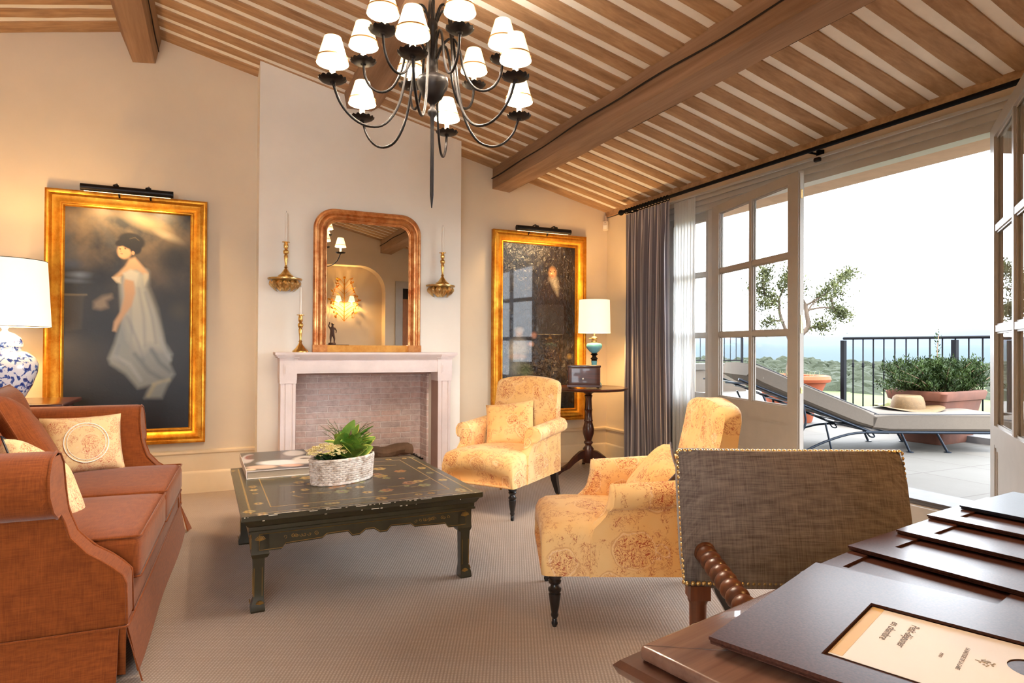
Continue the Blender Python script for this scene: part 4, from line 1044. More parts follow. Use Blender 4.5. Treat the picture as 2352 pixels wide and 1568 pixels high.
# mirror
mr = thing('overmantel_mirror', 'gilt arched-corner mirror standing on the mantelpiece', 'mirror', (1.144, 5.375, 1.1455))
mw, mh, cr = .905, 1.19, .17
def mpath(d, n=10):
    w2 = mw/2-d; h2 = mh-d; r = max(.03, cr-d*.75); out = [(-w2, .0)]
    out += [(-w2, h2-r)]+[(-w2+r-r*cos(PI/2*k/n), h2-r+r*sin(PI/2*k/n)) for k in range(1, n+1)]
    out += [(w2-r+r*sin(PI/2*k/n), h2-r+r*cos(PI/2*k/n)) for k in range(0, n+1)]+[(w2, .0)]
    return out
mp_ = [(0, -.022), (0, .018), (.010, .030), (.022, .032), (.030, .024), (.038, .022), (.052, .034), (.066, .036), (.080, .026), (.088, .012), (.096, .010), (.100, .014), (.105, .012), (.108, .002), (.108, -.022)]
paths = [mpath(d) for d, _ in mp_]
secs = [[(paths[i][k][0], -mp_[i][1], paths[i][k][1]) for i in range(len(mp_))] for k in range(len(paths[0]))]
B().loft(secs, cap=True).build('frame', 'gold_r', mr, 35)
B().box(-mw/2+.10, mw/2-.10, -.012, .02, 0.0, .058).build('bottom_rail', 'gold_flat', mr)
for s in (-1, 1): x0, x1 = sorted((s*(mw/2+.004), s*(mw/2-.112))); B().box(x0, x1, -.037, .02, 0, .060).build('plinth_block', 'gold_r', mr)
ip = mpath(.104); ip = [(x, max(z, .05)) for x, z in ip]
b = B(); b.add([(x, -.004, z) for x, z in ip]+[(x, .012, z) for x, z in ip], [tuple(range(len(ip))), tuple(range(2*len(ip)-1, len(ip)-1, -1))]); b.build('glass', 'mirror', mr, 0)
bd = B()
ipb = mpath(.098, 14)
for k in range(len(ipb)-1):
    a_, b_ = Vector((*ipb[k], 0)), Vector((*ipb[k+1], 0)); L = (b_-a_).length; n = max(1, int(L/.011))
    for i in range(n):
        q = a_+(b_-a_)*i/n; blob_into(bd, (q.x, -.016, q.y), .0042, 0, 1, rl)
bd.build('bead_moulding', 'gold_r', mr, 60)

# candlesticks and brackets
def candlestick(label, loc, h, base_r, group=None):
    t = thing('candlestick', label, 'candlestick', loc)
    f = h/.29
    pr = [(base_r, 0), (base_r, .006), (base_r*.93, .014), (base_r*.62, .030*f), (base_r*.38, .05*f), (.014, .066*f), (.010, .075*f), (.015, .082*f), (.010, .09*f), (.008, .10*f), (.012, .14*f), (.016, .175*f), (.012, .185*f), (.019, .195*f), (.022, .21*f), (.018, .222*f), (.010, .23*f), (.017, .24*f), (.018, .26*f), (.015, .276*f), (.014, .282*f), (.030, .286*f), (.030, .29*f), (.012, .29*f), (.011, .275*f)]
    B().lathe(pr, n=28).build('body', 'brass', t, 50)
    return t
def candle(label, loc, h):
    t = thing('candle', label, 'candle', loc)
    B().lathe([(.0095, 0), (.0095, h-.004), (.006, h)], n=14).build('body', 'candle', t, 60)
    B().tube([(0, 0, h-.002), (.001, 0, h+.014)], .0012, 5).build('wick', 'ink', t)
def bracket(label, loc, w):
    t = thing('wall_bracket', label, 'wall bracket', loc)
    n = 28; b = B()
    def half(rx, ry, z, k=0): return [(rx*cos(PI+PI*j/n), ry*sin(PI+PI*j/n), z+k*.006*sin(j*2.2)) for j in range(n+1)]
    b.loft([half(w*.50, w*.52, -.016), half(w*.52, w*.56, -.010, .3), half(w*.52, w*.56, -.003, .3), half(w*.49, w*.52, 0)], closed=False)
    b.add(half(w*.49, w*.52, 0), [tuple(range(n+1))]); b.build('shelf', 'brass_d', t, 50)
    B().loft([half(w*.40, w*.42, -.016), half(w*.34, w*.38, -.045), half(w*.22, w*.28, -.08), half(w*.06, w*.08, -.105)], closed=False).build('bowl', 'brass_d', t, 50)
    rr = random.Random(int(w*1000)); lf = B()
    for row, (z0, z1, k0, sc) in enumerate(((-.022, -.085, 7, 1.0), (-.045, -.108, 5, .8))):
        for k in range(k0):
            a = PI+PI*(k+.5)/k0; R1, R2 = w*(.44-.06*row), w*(.30-.1*row)
            secs = []
            for i in range(7):
                u = i/6; z = z0+(z1-z0)*u; R_l = R1+(R2-R1)*u+w*.09*sin(PI*u)*(1 if u < .9 else .3)+w*.03*(u > .8); hw = w*.11*sc*sin(PI*min(1, .12+u*.9))**.7
                ca, sa = cos(a), sin(a); px, py = -sa, ca
                row_ = [(R_l*ca+px*hw*s_, R_l*sa*1.05+py*hw*s_, z-.004*abs(s_)) for s_ in (-1, -.5, 0, .5, 1)]
                row_[2] = (row_[2][0]*1.05, row_[2][1]*1.08, row_[2][2]); secs.append(row_)
            lf.loft(secs, cap=False, closed=False)
    lf.build('acanthus_leaves', 'brass_d', t, 25)
    return t
bracket('small gilt acanthus wall bracket left of the mirror', (.475, 5.399, 1.742), .255)
candlestick('brass candlestick on the wall bracket left of the mirror', (.475, 5.335, 1.7425), .285, .062)
candle('slim ivory candle on the bracket left of the mirror', (.475, 5.335, 2.017), .245)
bracket('small gilt acanthus wall bracket right of the mirror', (1.79, 5.399, 1.745), .255)
candlestick('brass candlestick on the wall bracket right of the mirror', (1.79, 5.335, 1.7455), .285, .062)
candle('slim ivory candle on the bracket right of the mirror', (1.79, 5.335, 2.022), .24)
candlestick('brass candlestick standing on the mantelpiece beside the mirror', (.585, 5.285, 1.1455), .30, .062)
candle('slim ivory candle in the candlestick on the mantelpiece', (.585, 5.285, 1.436), .23)
sn = thing('motion_sensor', 'small white alarm sensor high in the room corner', 'sensor', (3.742, 5.70, 2.50), math.radians(-45))
B().rbox(.062, .04, .105, .014).build('body', 'plastic', sn); B().rbox(.04, .008, .04, .003, (0, -.022, -.015)).build('lens', 'candle', sn)
B().tube([(0, .0, .05), (0, .02, .11)], .006).build('bracket', 'plastic', sn)
B().box(-.006, .006, -.0215, -.0195, .03, .034).build('indicator', 'ink', sn)

# niche with sconce, cabinet and statuette (seen in the mirror)
sc = thing('wall_sconce', 'gilt leafy wall sconce with two small shades in the niche', 'wall light', (1.89, YR-.255, 1.94))
b = B(); b.tube([(0, .02, -.33), (0, .03, 0), (0, .02, .38)], .008)
lfs = B(); rs = random.Random(3)
for k in range(9):
    for s in (-1, 1):
        z = -.25+.075*k; L = .16*(1-abs(k-3.5)/6)+.05; q = bez([(0, .025, z-.08), (s*L*.6, .05, z+.0), (s*L, .045, z+.03), (s*L*1.15, .04, z-.03)], 9)
        b.tube(q, .004, 5); leaf_cards(lfs, [q[-1], q[-1], q[-3], q[-4]], .06, .016, rs)
blob_into(lfs, (0, .03, .40), .025, 1, 1, rs)
b.build('stem', 'gold', sc, 50); lfs.build('leaves', 'gold', sc, 0)
for s in (-1, 1):
    o = shade_b(.03, .055, .09).build('lamp_shade', 'shade', sc); o.location = (s*.11, .09, .0)
    o = B().lathe([(.011, -.07), (.011, 0), (.008, .05)], (s*.11, .09, 0), 12).build('candle_tube', 'candle_lit', sc)
    point('sconce_light', (1.89+s*.11, YR-.165, 1.96), 22, (1, .56, .18), .03)
cb = thing('cabinet', 'dark wooden cabinet standing against the wall below the niche', 'cabinet', (1.62, .285, 0))
b = B().box(-.26, .26, -.075, .06, .08, 1.19).box(-.28, .28, -.08, .09, 1.19, 1.215)
for x in (-.22, .22):
    for y in (-.05, .04): b.box(x-.025, x+.025, y-.015, y+.015, 0, .08)
b.build('body', 'mahog_v', cb)
for s in (-1, 1):
    x0, x1 = sorted((s*.005, s*.25)); o = B().box(x0, x1, .06, .072, .11, 1.16).build('door', 'mahog_v', cb); B().lathe([(.004, 0), (.011, .01), (.008, .02)], n=10).xf(rot_m(-PI/2, loc=(s*.03, .072, .65))).build('knob', 'brass', o)
# bronze statuette
st = thing('statuette', 'small dark bronze statuette of a standing figure, seen in the mirror', 'statuette', (1.645, .295, 1.2155))
B().lathe([(.06, 0), (.06, .02), (.05, .03)], n=20).build('plinth', 'bronze', st)
def skin_fig(name, nodes, edges, mat, parent, sub=2):
    me = bpy.data.meshes.new(name); me.from_pydata([n[0] for n in nodes], edges, []); me.update()
    o = bpy.data.objects.new(name, me); C.objects.link(o); o.parent = parent; me.materials.append(M[mat])
    m1 = o.modifiers.new('skin', 'SKIN'); m1.use_smooth_shade = True
    for i, n in enumerate(nodes): me.skin_vertices[0].data[i].radius = (n[1], n[1]); me.skin_vertices[0].data[i].use_root = (i == 0)
    m2 = o.modifiers.new('sub', 'SUBSURF'); m2.levels = m2.render_levels = sub
    return o
N_ = [((0, 0, .17), .028), ((0, 0, .22), .030), ((.004, 0, .265), .034), ((.004, 0, .29), .014), ((.006, .004, .315), .021), ((.006, .004, .335), .018),
      ((-.035, 0, .27), .014), ((-.06, .02, .30), .011), ((-.05, .045, .34), .008), ((-.05, .05, .362), .009),
      ((.04, 0, .268), .014), ((.065, .01, .225), .011), ((.055, .04, .195), .008), ((.05, .05, .185), .008),
      ((-.02, 0, .15), .022), ((-.026, .012, .095), .015), ((-.022, -.004, .045), .010), ((-.024, .015, .032), .009),
      ((.02, 0, .15), .022), ((.034, .01, .095), .015), ((.036, -.016, .045), .010), ((.038, .004, .032), .009)]
E_ = [(0, 1), (1, 2), (2, 3), (3, 4), (4, 5), (2, 6), (6, 7), (7, 8), (8, 9), (2, 10), (10, 11), (11, 12), (12, 13), (0, 14), (14, 15), (15, 16), (16, 17), (0, 18), (18, 19), (19, 20), (20, 21)]
skin_fig('figure', N_, E_, 'bronze', st)
B().lathe([(.024, .326), (.03, .332), (.02, .345), (.008, .35)], (.006, .004, 0), 14).build('hat', 'bronze', st)

# ================================================================== SOFA (local x = depth, front at 0, back negative; local y = length)
SO = (-.268, 2.62, 0); SR = math.radians(-2.3)
sf = thing('sofa', 'rust orange upholstered sofa with scrolled arms and a pleated skirt', 'sofa', SO, SR)
SL = 1.93
B().box(-.90, -.03, .06, SL-.06, .19, .33).build('base', 'rust', sf)
for y0, y1 in ((.165, SL/2-.003), (SL/2+.003, SL-.165)):
    o = B().rbox(.66, y1-y0, .165, .035, (-.335, (y0+y1)/2, .385), crown=.022).build('seat_cushion', 'rust', sf)
    c_ = B()
    for z in (.466, .312):
        c_.tube([(-.66, y0+.012, z), (-.02, y0+.012, z), (-.008, y0+.02, z), (-.008, y1-.02, z), (-.02, y1-.012, z), (-.66, y1-.012, z)], .0045, 6)
    c_.build('piping', 'rust', o, 60)
# arm: sections run front to back; profile in y-z (outer side at y=0)
def arm_sec(x_of, s, mirror):
    pr = [(0.022, .19), (.022, .40), (.026, .58), (.010, .612), (-.030, .606), (-.070, .635), (-.088, .69), (-.078, .76), (-.036, .81), (.03, .828), (.075, .818), (.115, .78), (.128, .72), (.125, .64), (.135, .52), (.15, .42), (.15, .19)]
    out = []
    for y, z in pr:
        Y = SL-y if mirror else y
        out.append((x_of(z, s), Y, z))
    return out
def front_x(z):     # S-curve of the arm front
    pts = [(.19, -.03), (.36, -.035), (.41, -.085), (.46, -.155), (.52, -.205), (.60, -.232), (.70, -.245), (.83, -.250)]
    for (z0, x0), (z1, x1) in zip(pts[:-1], pts[1:]):
        if z <= z1: return x0+(x1-x0)*max(0, (z-z0)/(z1-z0))
    return pts[-1][1]
for mirror in (False, True):
    secs = []
    for s in (0, .03, .25, .6, 1):
        def xo(z, s_, s=s):
            f = front_x(z); return f+(-.93-f)*s
        q = arm_sec(xo, s, mirror)
        if s == 0:
            cy = sum(p[1] for p in q)/len(q); q = [(p[0], cy+(p[1]-cy)*.93, p[2]*.99+.005) for p in q]
        secs.append(q if not mirror else q[::-1])
    # refine front profile: add more points along z
    def refine(sec):
        out = []
        for i in range(len(sec)):
            a, b_ = Vector(sec[i]), Vector(sec[(i+1) % len(sec)]); out.append(tuple(a))
            n = int((b_-a).length/.05)
            for k in range(1, n): out.append(tuple(a+(b_-a)*k/n))
        return out
    Ls = None; R2 = []
    base = secs[-1]; counts = [max(1, int((Vector(base[(i+1) % len(base)])-Vector(base[i])).length/.03)) for i in range(len(base))]
    for s_i, sec in enumerate(secs):
        out = []; s = (0, .03, .25, .6, 1)[s_i]
        for i in range(len(sec)):
            a, b_ = Vector(sec[i]), Vector(sec[(i+1) % len(sec)])
            for k in range(counts[i]):
                p_ = a+(b_-a)*k/counts[i]; f = front_x(min(.83, max(.19, p_.z))); p_.x = f+(-.93-f)*s; out.append(tuple(p_))
        R2.append(out)
    ob = B().loft(R2, cap=False).build('arm', 'rust', sf, 50)
    # front facing panel with its piping
    fp = R2[0]; cx = sum(p[0] for p in fp)/len(fp); cy = sum(p[1] for p in fp)/len(fp)
    pan_ = B(); rows = []
    zs = sorted(set(round(p[2], 3) for p in fp))
    def yspan(z):
        ys_ = []
        for i in range(len(fp)):
            a, b_ = fp[i], fp[(i+1) % len(fp)]
            if (a[2]-z)*(b_[2]-z) <= 0 and a[2] != b_[2]: ys_.append(a[1]+(b_[1]-a[1])*(z-a[2])/(b_[2]-a[2]))
        return (min(ys_), max(ys_)) if ys_ else None
    for k in range(41):
        z = .1905+(.826-.1905)*k/40; q = yspan(z)
        if q: rows.append([(front_x(z)+.004, q[0]+(q[1]-q[0])*j/6, z) for j in range(7)])
    pan_.loft(rows, cap=False, closed=False).build('arm_front', 'rust', ob, 60)
    pt_ = [(p[0]+.004, p[1], p[2]) for p in fp]
    B().tube(pt_+[pt_[0]], .0048, 6, False).build('piping', 'rust', ob, 60)
# back
B().rbox(.20, SL-.10, .72, .08, (-.93, SL/2, .555), sag=lambda v: (v.x-(v.z)*.16, v.y, v.z)).build('back', 'rust', sf)
# skirt with kick pleats
def skirt_panel(p0, p1, out, n=14, drop=.175):
    a, b_ = Vector((*p0, 0)), Vector((*p1, 0)); o_ = Vector((*out, 0)); secs = []
    for k in range(n+1):
        t = k/n; top = a+(b_-a)*t; e = .012*sin(t*9+1)*.4
        fl = .035+e
        secs.append([tuple(top+Vector((0, 0, .19))), tuple(top+o_*fl+Vector((0, 0, .015))), tuple(top+o_*(fl-.006)+Vector((0, 0, .015))), tuple(top-o_*.006+Vector((0, 0, .19)))])
    return B().loft(secs).build('skirt_panel', 'rust', sf, 50)
skirt_panel((-.028, .035), (-.028, SL-.035), (1, 0)); skirt_panel((-.05, .008), (-.92, .008), (0, -1)); skirt_panel((-.05, SL-.008), (-.92, SL-.008), (0, 1))
for y, s in ((.012, -1), (SL-.012, 1)):
    B().add([(-.028, y, .19), (-.028, y+s*.0, .02), (-.10, y-s*.01, .02), (-.10, y-s*.01, .19), (-.028, y-s*.07, .19), (-.045, y-s*.07, .02)], [(0, 1, 2, 3), (0, 3, 4), (0, 1, 5, 4)]).build('pleat', 'rust', sf, 0)
    # flared corner flap
    q = B().loft([[(-.03, y-s*.0, .19), (.02, y-s*.005, .012), (.035, y+s*.055, .01)], [(-.034, y-s*.01, .19), (.012, y-s*.012, .012), (.028, y+s*.05, .01)]])
    q.build('corner_flap', 'rust', sf, 0)
B().tube([(-.92, .004, .192), (-.03, .004, .192), (-.022, .012, .192), (-.022, SL-.012, .192), (-.03, SL-.004, .192), (-.92, SL-.004, .192)], .005, 6).build('skirt_piping', 'rust', sf, 60)

def place(o, loc, rx=0, ry=0, rz=0): o.location = loc; o.rotation_euler = (rx, ry, rz)
def cushion(name, label, w, h, t, mat, loc, rot, pipe=None, back=None, cat='cushion', group=None):
    th = thing(name, label, cat, loc); th.rotation_euler = rot
    if group: th['group'] = group
    b = pillow(w, h, t)
    if back:
        n = len(b.f); top = [f for i, f in enumerate(b.f) if i % 2 == 0]; bot = [f for i, f in enumerate(b.f) if i % 2 == 1]
        obj('front', b.v, top, mat, th, 60); obj('back', b.v, bot, back, th, 60)
    else: b.build('body', mat, th, 60)
    if pipe:
        k = 17; ed = [i*k for i in range(17)]+[16*k+j for j in range(1, 17)]+[(16-i)*k+16 for i in range(1, 17)]+[16-j for j in range(1, 16)]
        pts = [b.v[i] for i in ed]; B().tube(pts+[pts[0]], .004, 5, False).build('piping', pipe, th, 60)
    return th
def sofa_w(x, y, z): return (SO[0]+x*cos(SR)-y*sin(SR), SO[1]+x*sin(SR)+y*cos(SR), z)
D_ = math.radians
cushion('cushion', 'large rust back cushion resting high on the far end of the sofa back', .66, .52, .20, 'rust', sofa_w(-.80, 1.42, .72), (D_(90-16), 0, D_(90)+SR), 'rust')
cushion('cushion', 'rust cushion tilted across the middle of the sofa in front of the back cushion', .60, .52, .19, 'rust', sofa_w(-.60, 1.08, .69), (D_(62), D_(14), D_(98)+SR), 'rust')
cushion('cushion', 'rust cushion at the near end of the sofa, mostly outside the picture', .60, .50, .20, 'rust', sofa_w(-.66, .55, .66), (D_(66), D_(-8), D_(86)+SR), 'rust')
c_a = cushion('toile_cushion', 'cream and red toile cushion with an oval scene against the far sofa arm', .40, .34, .14, 'toile_l', sofa_w(-.50, 1.66, .625), (D_(90-18), 0, D_(24)+SR))
# oval medallion on it
c_b = cushion('toile_cushion', 'cream and red toile cushion with blue piping leaning on the near sofa seat', .40, .36, .15, 'toile_l', sofa_w(-.42, .60, .60), (D_(56), D_(28), D_(70)+SR), 'navy')
def ellipse_tube(th, rx, rz, zoff, r, mat, name):
    pts = []
    for k in range(41):
        a = 2*PI*k/40; x, y = rx*cos(a), rz*sin(a); u, v = x/.20, y/.17
        pts.append((x, y, .07*max(0, (1-u**4)*(1-v**4))**.5+zoff))
    return B().tube(pts, r, 5, False).build(name, mat, th, 60)
ellipse_tube(c_a, .108, .112, .001, .0035, 'candle', 'medallion_border')
ellipse_tube(c_a, .094, .098, .001, .002, 'candle', 'medallion_border')

# side table and blue and white lamp at the left
tb_ = thing('side_table', 'dark wooden side table behind the far sofa arm under the blue and white lamp', 'side table', (-1.33, 5.15, 0))
b = B().rbox(.86, .62, .03, .01, (0, 0, .805)); b.build('table_top', 'mahog', tb_)
B().box(-.38, .38, -.27, .27, .70, .79).build('apron', 'mahog', tb_)
for x in (-.37, .37):
    for y in (-.25, .25): B().lathe([(.018, 0), (.022, .1), (.018, .2), (.026, .5), (.028, .70)], (x, y, 0), 12).build('leg', 'mahog_v', tb_, 60)
ll = thing('table_lamp', 'blue and white porcelain ginger-jar lamp with a white drum shade', 'table lamp', (-1.285, 5.17, .8205))
B().lathe([(.10, 0), (.105, .02), (.115, .03), (.15, .10), (.178, .19), (.183, .24), (.165, .29), (.12, .325), (.09, .335), (.088, .36)], n=40).build('jar', 'delft', ll, 60)
B().lathe([(.098, .358), (.100, .365), (.098, .385), (.085, .42), (.055, .445), (.022, .458), (.014, .47), (.022, .485), (.012, .50)], n=36).build('lid', 'delft', ll, 60)
B().lathe([(.006, .5), (.006, .56)], n=10).build('stem', 'brass', ll)
B().loft([[(r*cos(2*PI*j/56), r*sin(2*PI*j/56), z) for j in range(56)] for r, z in ((.225, .93), (.250, .492), (.2485, .492), (.2235, .93))], cap=False).build('lamp_shade', 'shade_big', ll, 60)
B().tube([(.2505*cos(2*PI*j/56), .2505*sin(2*PI*j/56), .492) for j in range(57)], .0022, 5, False).tube([(.2255*cos(2*PI*j/56), .2255*sin(2*PI*j/56), .93) for j in range(57)], .0022, 5, False).build('shade_trim', 'piping_d', ll, 60)
point('table_lamp_light', (-1.285, 5.17, .8205+.68), 26, (1, .60, .24), .05)

# ================================================================== COFFEE TABLE
CT = thing('coffee_table', 'low black and gold chinoiserie lacquer coffee table', 'coffee table', (.655, 3.625, 0), math.radians(1.2))
TW, TD, TH = 1.15, 1.22, .445
g = Paint(230, 244, (58, 54, 34))
g.put(g.cloud(5, 3), (82, 76, 46), .6)
rg = random.Random(12)
for m0 in (.035, .115): 
    g.stroke([(m0, m0), (1-m0, m0), (1-m0, 1-m0), (m0, 1-m0), (m0, m0)], .0028, (176, 142, 80), .9, .003)
def flower(x, y, r, col=(190, 154, 84)):
    r *= 1.25
    for k in range(6): g.blob(x+r*.6*cos(k*1.05), y+r*.6*sin(k*1.05), r*.5, r*.42, col, .75, k*1.05, .5)
    g.blob(x, y, r*.3, r*.3, (120, 70, 40), .8)
for k in range(44):
    s_ = rg.random(); side = k % 4; m_ = .075
    x, y = [(s_, m_), (s_, 1-m_), (m_, s_), (1-m_, s_)][side]; flower(x, y, rg.uniform(.010, .022), rg.choice([(200, 164, 92), (172, 140, 80), (150, 142, 96)]))
for k in range(46): flower(rg.uniform(.18, .82), rg.uniform(.18, .82), rg.uniform(.012, .032), rg.choice([(204, 168, 94), (176, 146, 84), (146, 146, 98), (172, 120, 76)]))
for k in range(30):
    x, y = rg.uniform(.15, .85), rg.uniform(.15, .85); g.stroke([(x, y), (x+rg.uniform(-.06, .06), y+rg.uniform(-.03, .03)), (x+rg.uniform(-.1, .1), y+rg.uniform(-.05, .05))], .0035, (176, 144, 80), .8, .003)
for k in range(60):
    x = rg.random(); g.blob(x, .992+rg.uniform(-.004, .004), rg.uniform(.003, .018), rg.uniform(.002, .004), (214, 200, 172), .9, 0, .4)
painted_grid('table_top', g, lambda u, v: (-TW/2+u*TW, TD/2-v*TD, TH+.0005), 'lacquer', CT)
def ring_prof(prof, hw, hd, closed=True):
    secs = []
    for sx, sy in ((-1, -1), (1, -1), (1, 1), (-1, 1), (-1, -1)):
        secs.append([(sx*(hw-d), sy*(hd-d), z) for d, z in prof])
    return secs
b = B().loft(ring_prof([(0, TH), (0, TH-.022), (.006, TH-.028), (.012, TH-.028), (.024, TH-.05), (.034, TH-.058), (.034, TH-.075), (.03, TH-.078), (.03, TH-.088), (.06, TH-.088), (.06, TH-.002), (0, TH-.0005)], TW/2, TD/2), cap=False)
b.box(-TW/2+.04, TW/2-.04, -TD/2+.04, TD/2-.04, TH-.06, TH-.002); b.build('top_edge', 'lacq_side', CT, 25)
cp = B(); rc = random.Random(5)
for k in range(34):
    x = rc.uniform(-TW/2, TW/2)*rc.choice((.5, 1)); w = rc.uniform(.0015, .006) if rc.random() < .85 else rc.uniform(.012, .03); z = rc.choice([TH-.003, TH-.003, TH-.024])
    cp.box(x-w, x+w, -TD/2-.0012, -TD/2+.003, z-rc.uniform(.0005, .0028), z+.0015)
for k in range(14):
    y = rc.uniform(-TD/2, TD/2); w = rc.uniform(.003, .012); cp.box(TW/2-.003, TW/2+.0012, y-w, y+w, TH-.006, TH)
cp.build('paint_chips', 'chip', CT, 0)
def apron_poly(L):
    z1 = TH-.088; h = L/2-.0
    pts = [(-h, z1), (-h, z1-.085), (-h+.10, z1-.085), (-h+.115, z1-.065), (-h+.28, z1-.06), (-h+.30, z1-.045), (-h+.40, z1-.043), (-h+.42, z1-.066), (-.05, z1-.066), (-.02, z1-.045)]
    return pts+[(-x, z) for x, z in pts[::-1]]
LX, LY = TW-.14, TD-.14
for (L, ax, off, s) in ((LX, 'y', -TD/2+.045, 1), (LX, 'y', TD/2-.045-.028, 1), (LY, 'x', -TW/2+.045, 1), (LY, 'x', TW/2-.045-.028, 1)):
    pl_ = apron_poly(L); b = B().prism(pl_, ax, off, off+.028); ap = b.build('apron', 'lacq_side', CT, 20)
    ln = B()
    o_ = off-.0015 if off < 0 else off+.0295
    pts = [(x*.985, z+(.007 if z < TH-.1 else -.007)) for x, z in pl_]
    pts3 = [((o_, x, z) if ax == 'x' else (x, o_, z)) for x, z in pts]
    ln.tube(pts3+[pts3[0]], .0013, 4, False)
    for k in range(12):
        for sg in (-1, 1):
            cx = sg*(L/2-.10-rc.uniform(0, .18)); a0 = rc.uniform(0, 6)
            q = [(cx+.010*(1-i/8)*cos(a0+i*.9), TH-.118+.010*(1-i/8)*sin(a0+i*.9)) for i in range(8)]
            ln.tube([((o_, x, z) if ax == 'x' else (x, o_, z)) for x, z in q], .0011, 4, False)
    ln.build('gilt_lines', 'gold_line', ap, 0)
def ct_leg(sx, sy):
    b = B(); x0, y0 = TW/2-.045, TD/2-.045
    def sq(z, a, off=0): return [(sx*(x0-off), sy*(y0-off), z), (sx*(x0-off-a), sy*(y0-off), z), (sx*(x0-off-a), sy*(y0-off-a), z), (sx*(x0-off), sy*(y0-off-a), z)]
    b.loft([sq(z, a, o_) for z, a, o_ in ((TH-.088, .075, 0), (TH-.17, .072, 0), (TH-.185, .078, -.002), (TH-.20, .066, .003), (TH-.205, .050, .006), (.10, .044, .010), (.06, .044, .010), (.03, .058, -.001), (.008, .062, -.003), (0, .056, 0))])
    o = b.build('leg', 'lacq_side', CT, 25)
    l = B()
    for (px, py, vx, vy) in ((sx*(x0-.012), sy*y0, 0, sy), (sx*(x0-.046), sy*y0, 0, sy), (sx*x0, sy*(y0-.012), sx, 0), (sx*x0, sy*(y0-.046), sx, 0)):
        l.tube([(px+vx*-.008+(-sx*.0 if vx else 0), py+vy*-.008, TH-.21), (px-vx*.0085, py-vy*.0085, .07)], .0013, 4)
    for c0 in (TH-.125, .035):
        for k in range(9):
            a = -1.2+k*.3+PI/2
            for (ux, uy, ox, oy) in ((1, 0, sx*(x0-.036), sy*(y0+.001+(.003 if c0 < .1 else 0))), (0, 1, sx*(x0+.001+(.003 if c0 < .1 else 0)), sy*(y0-.036))):
                R = .024 if c0 > .1 else .018
                l.tube([(ox, oy, c0), (ox+ux*R*cos(a), oy+uy*R*cos(a), c0+R*sin(a))], [.0012, .0024], 4)
    l.build('gilt_lines', 'gold_line', o, 0)
for sx in (-1, 1):
    for sy in (-1, 1): ct_leg(sx, sy)

# book on the table
TZ = TH+.0012
bk_ = thing('coffee_table_book', 'large picture book lying on the lacquer coffee table', 'book', (.335, 4.17, TZ), math.radians(1.5))
cv = Paint(90, 110, (70, 66, 66))
for (x, y, rx, ry, c_) in ((.08, .35, .12, .3, (206, 196, 190)), (.13, .28, .10, .16, (140, 60, 60)), (.35, .30, .3, .2, (60, 56, 54)), (.5, .68, .38, .16, (240, 236, 232)), (.22, .84, .25, .10, (236, 196, 170)), (.62, .86, .2, .08, (224, 176, 150)), (.86, .62, .2, .26, (226, 214, 200)), (.90, .55, .10, .04, (90, 76, 66)), (.6, .38, .2, .12, (96, 80, 70)), (.8, .2, .2, .2, (200, 190, 180)), (.05, .92, .1, .06, (240, 210, 180))):
    cv.blob(x, y, rx, ry, c_, .95, .2, .35)
painted_grid('cover', cv, lambda u, v: (-.20+u*.40, .33-v*.66, .0452), 'cover', bk_)
B().box(-.195, .197, -.325, .325, .004, .041).build('pages', 'pages', bk_)
B().box(-.20, .20, -.33, .33, 0, .004).box(-.20, .20, -.33, .33, .041, .045).box(-.202, -.198, -.33, .33, 0, .045).build('binding', 'paper', bk_)

# basket with plants
bs = thing('wicker_basket', 'oval whitewashed wicker basket on the lacquer coffee table', 'basket', (.630, 3.605, TZ), math.radians(28))
b = B(); A_, B_, BH = .185, .105, .125; NS = 34
def ov(t, z, o_=0):
    k = 1+.06*z/BH; return ((A_*k+o_)*cos(t), (B_*k+o_)*sin(t), z)
for r in range(10):
    z = .012+r*.0118
    pts = []
    for k in range(NS*4+1):
        t = 2*PI*k/(NS*4); pts.append(ov(t, z, .0045*(1 if r % 2 else -1)*sin(NS*t/1.0)))
    b.tube(pts, .0060, 5, False)
for k in range(NS):
    t = 2*PI*k/NS; b.tube([ov(t, .004), ov(t, BH)], .0038, 5)
b.tube([ov(2*PI*k/60, BH+.004, .004*sin(k*2.1)) for k in range(61)], .008, 6, False); b.tube([ov(2*PI*k/60, BH+.010, .004*sin(k*2.1+2)) for k in range(61)], .007, 6, False)
b.tube([ov(2*PI*k/60, .007, .003*sin(k*2.1)) for k in range(61)], .0075, 6, False)
b.build('weave', 'wicker', bs, 60)
B().loft([[ov(2*PI*k/32, .004, -.012) for k in range(32)], [ov(2*PI*k/32, .105, -.014) for k in range(32)]]).build('planting_liner', 'soil', bs, 50)
rp = random.Random(21)
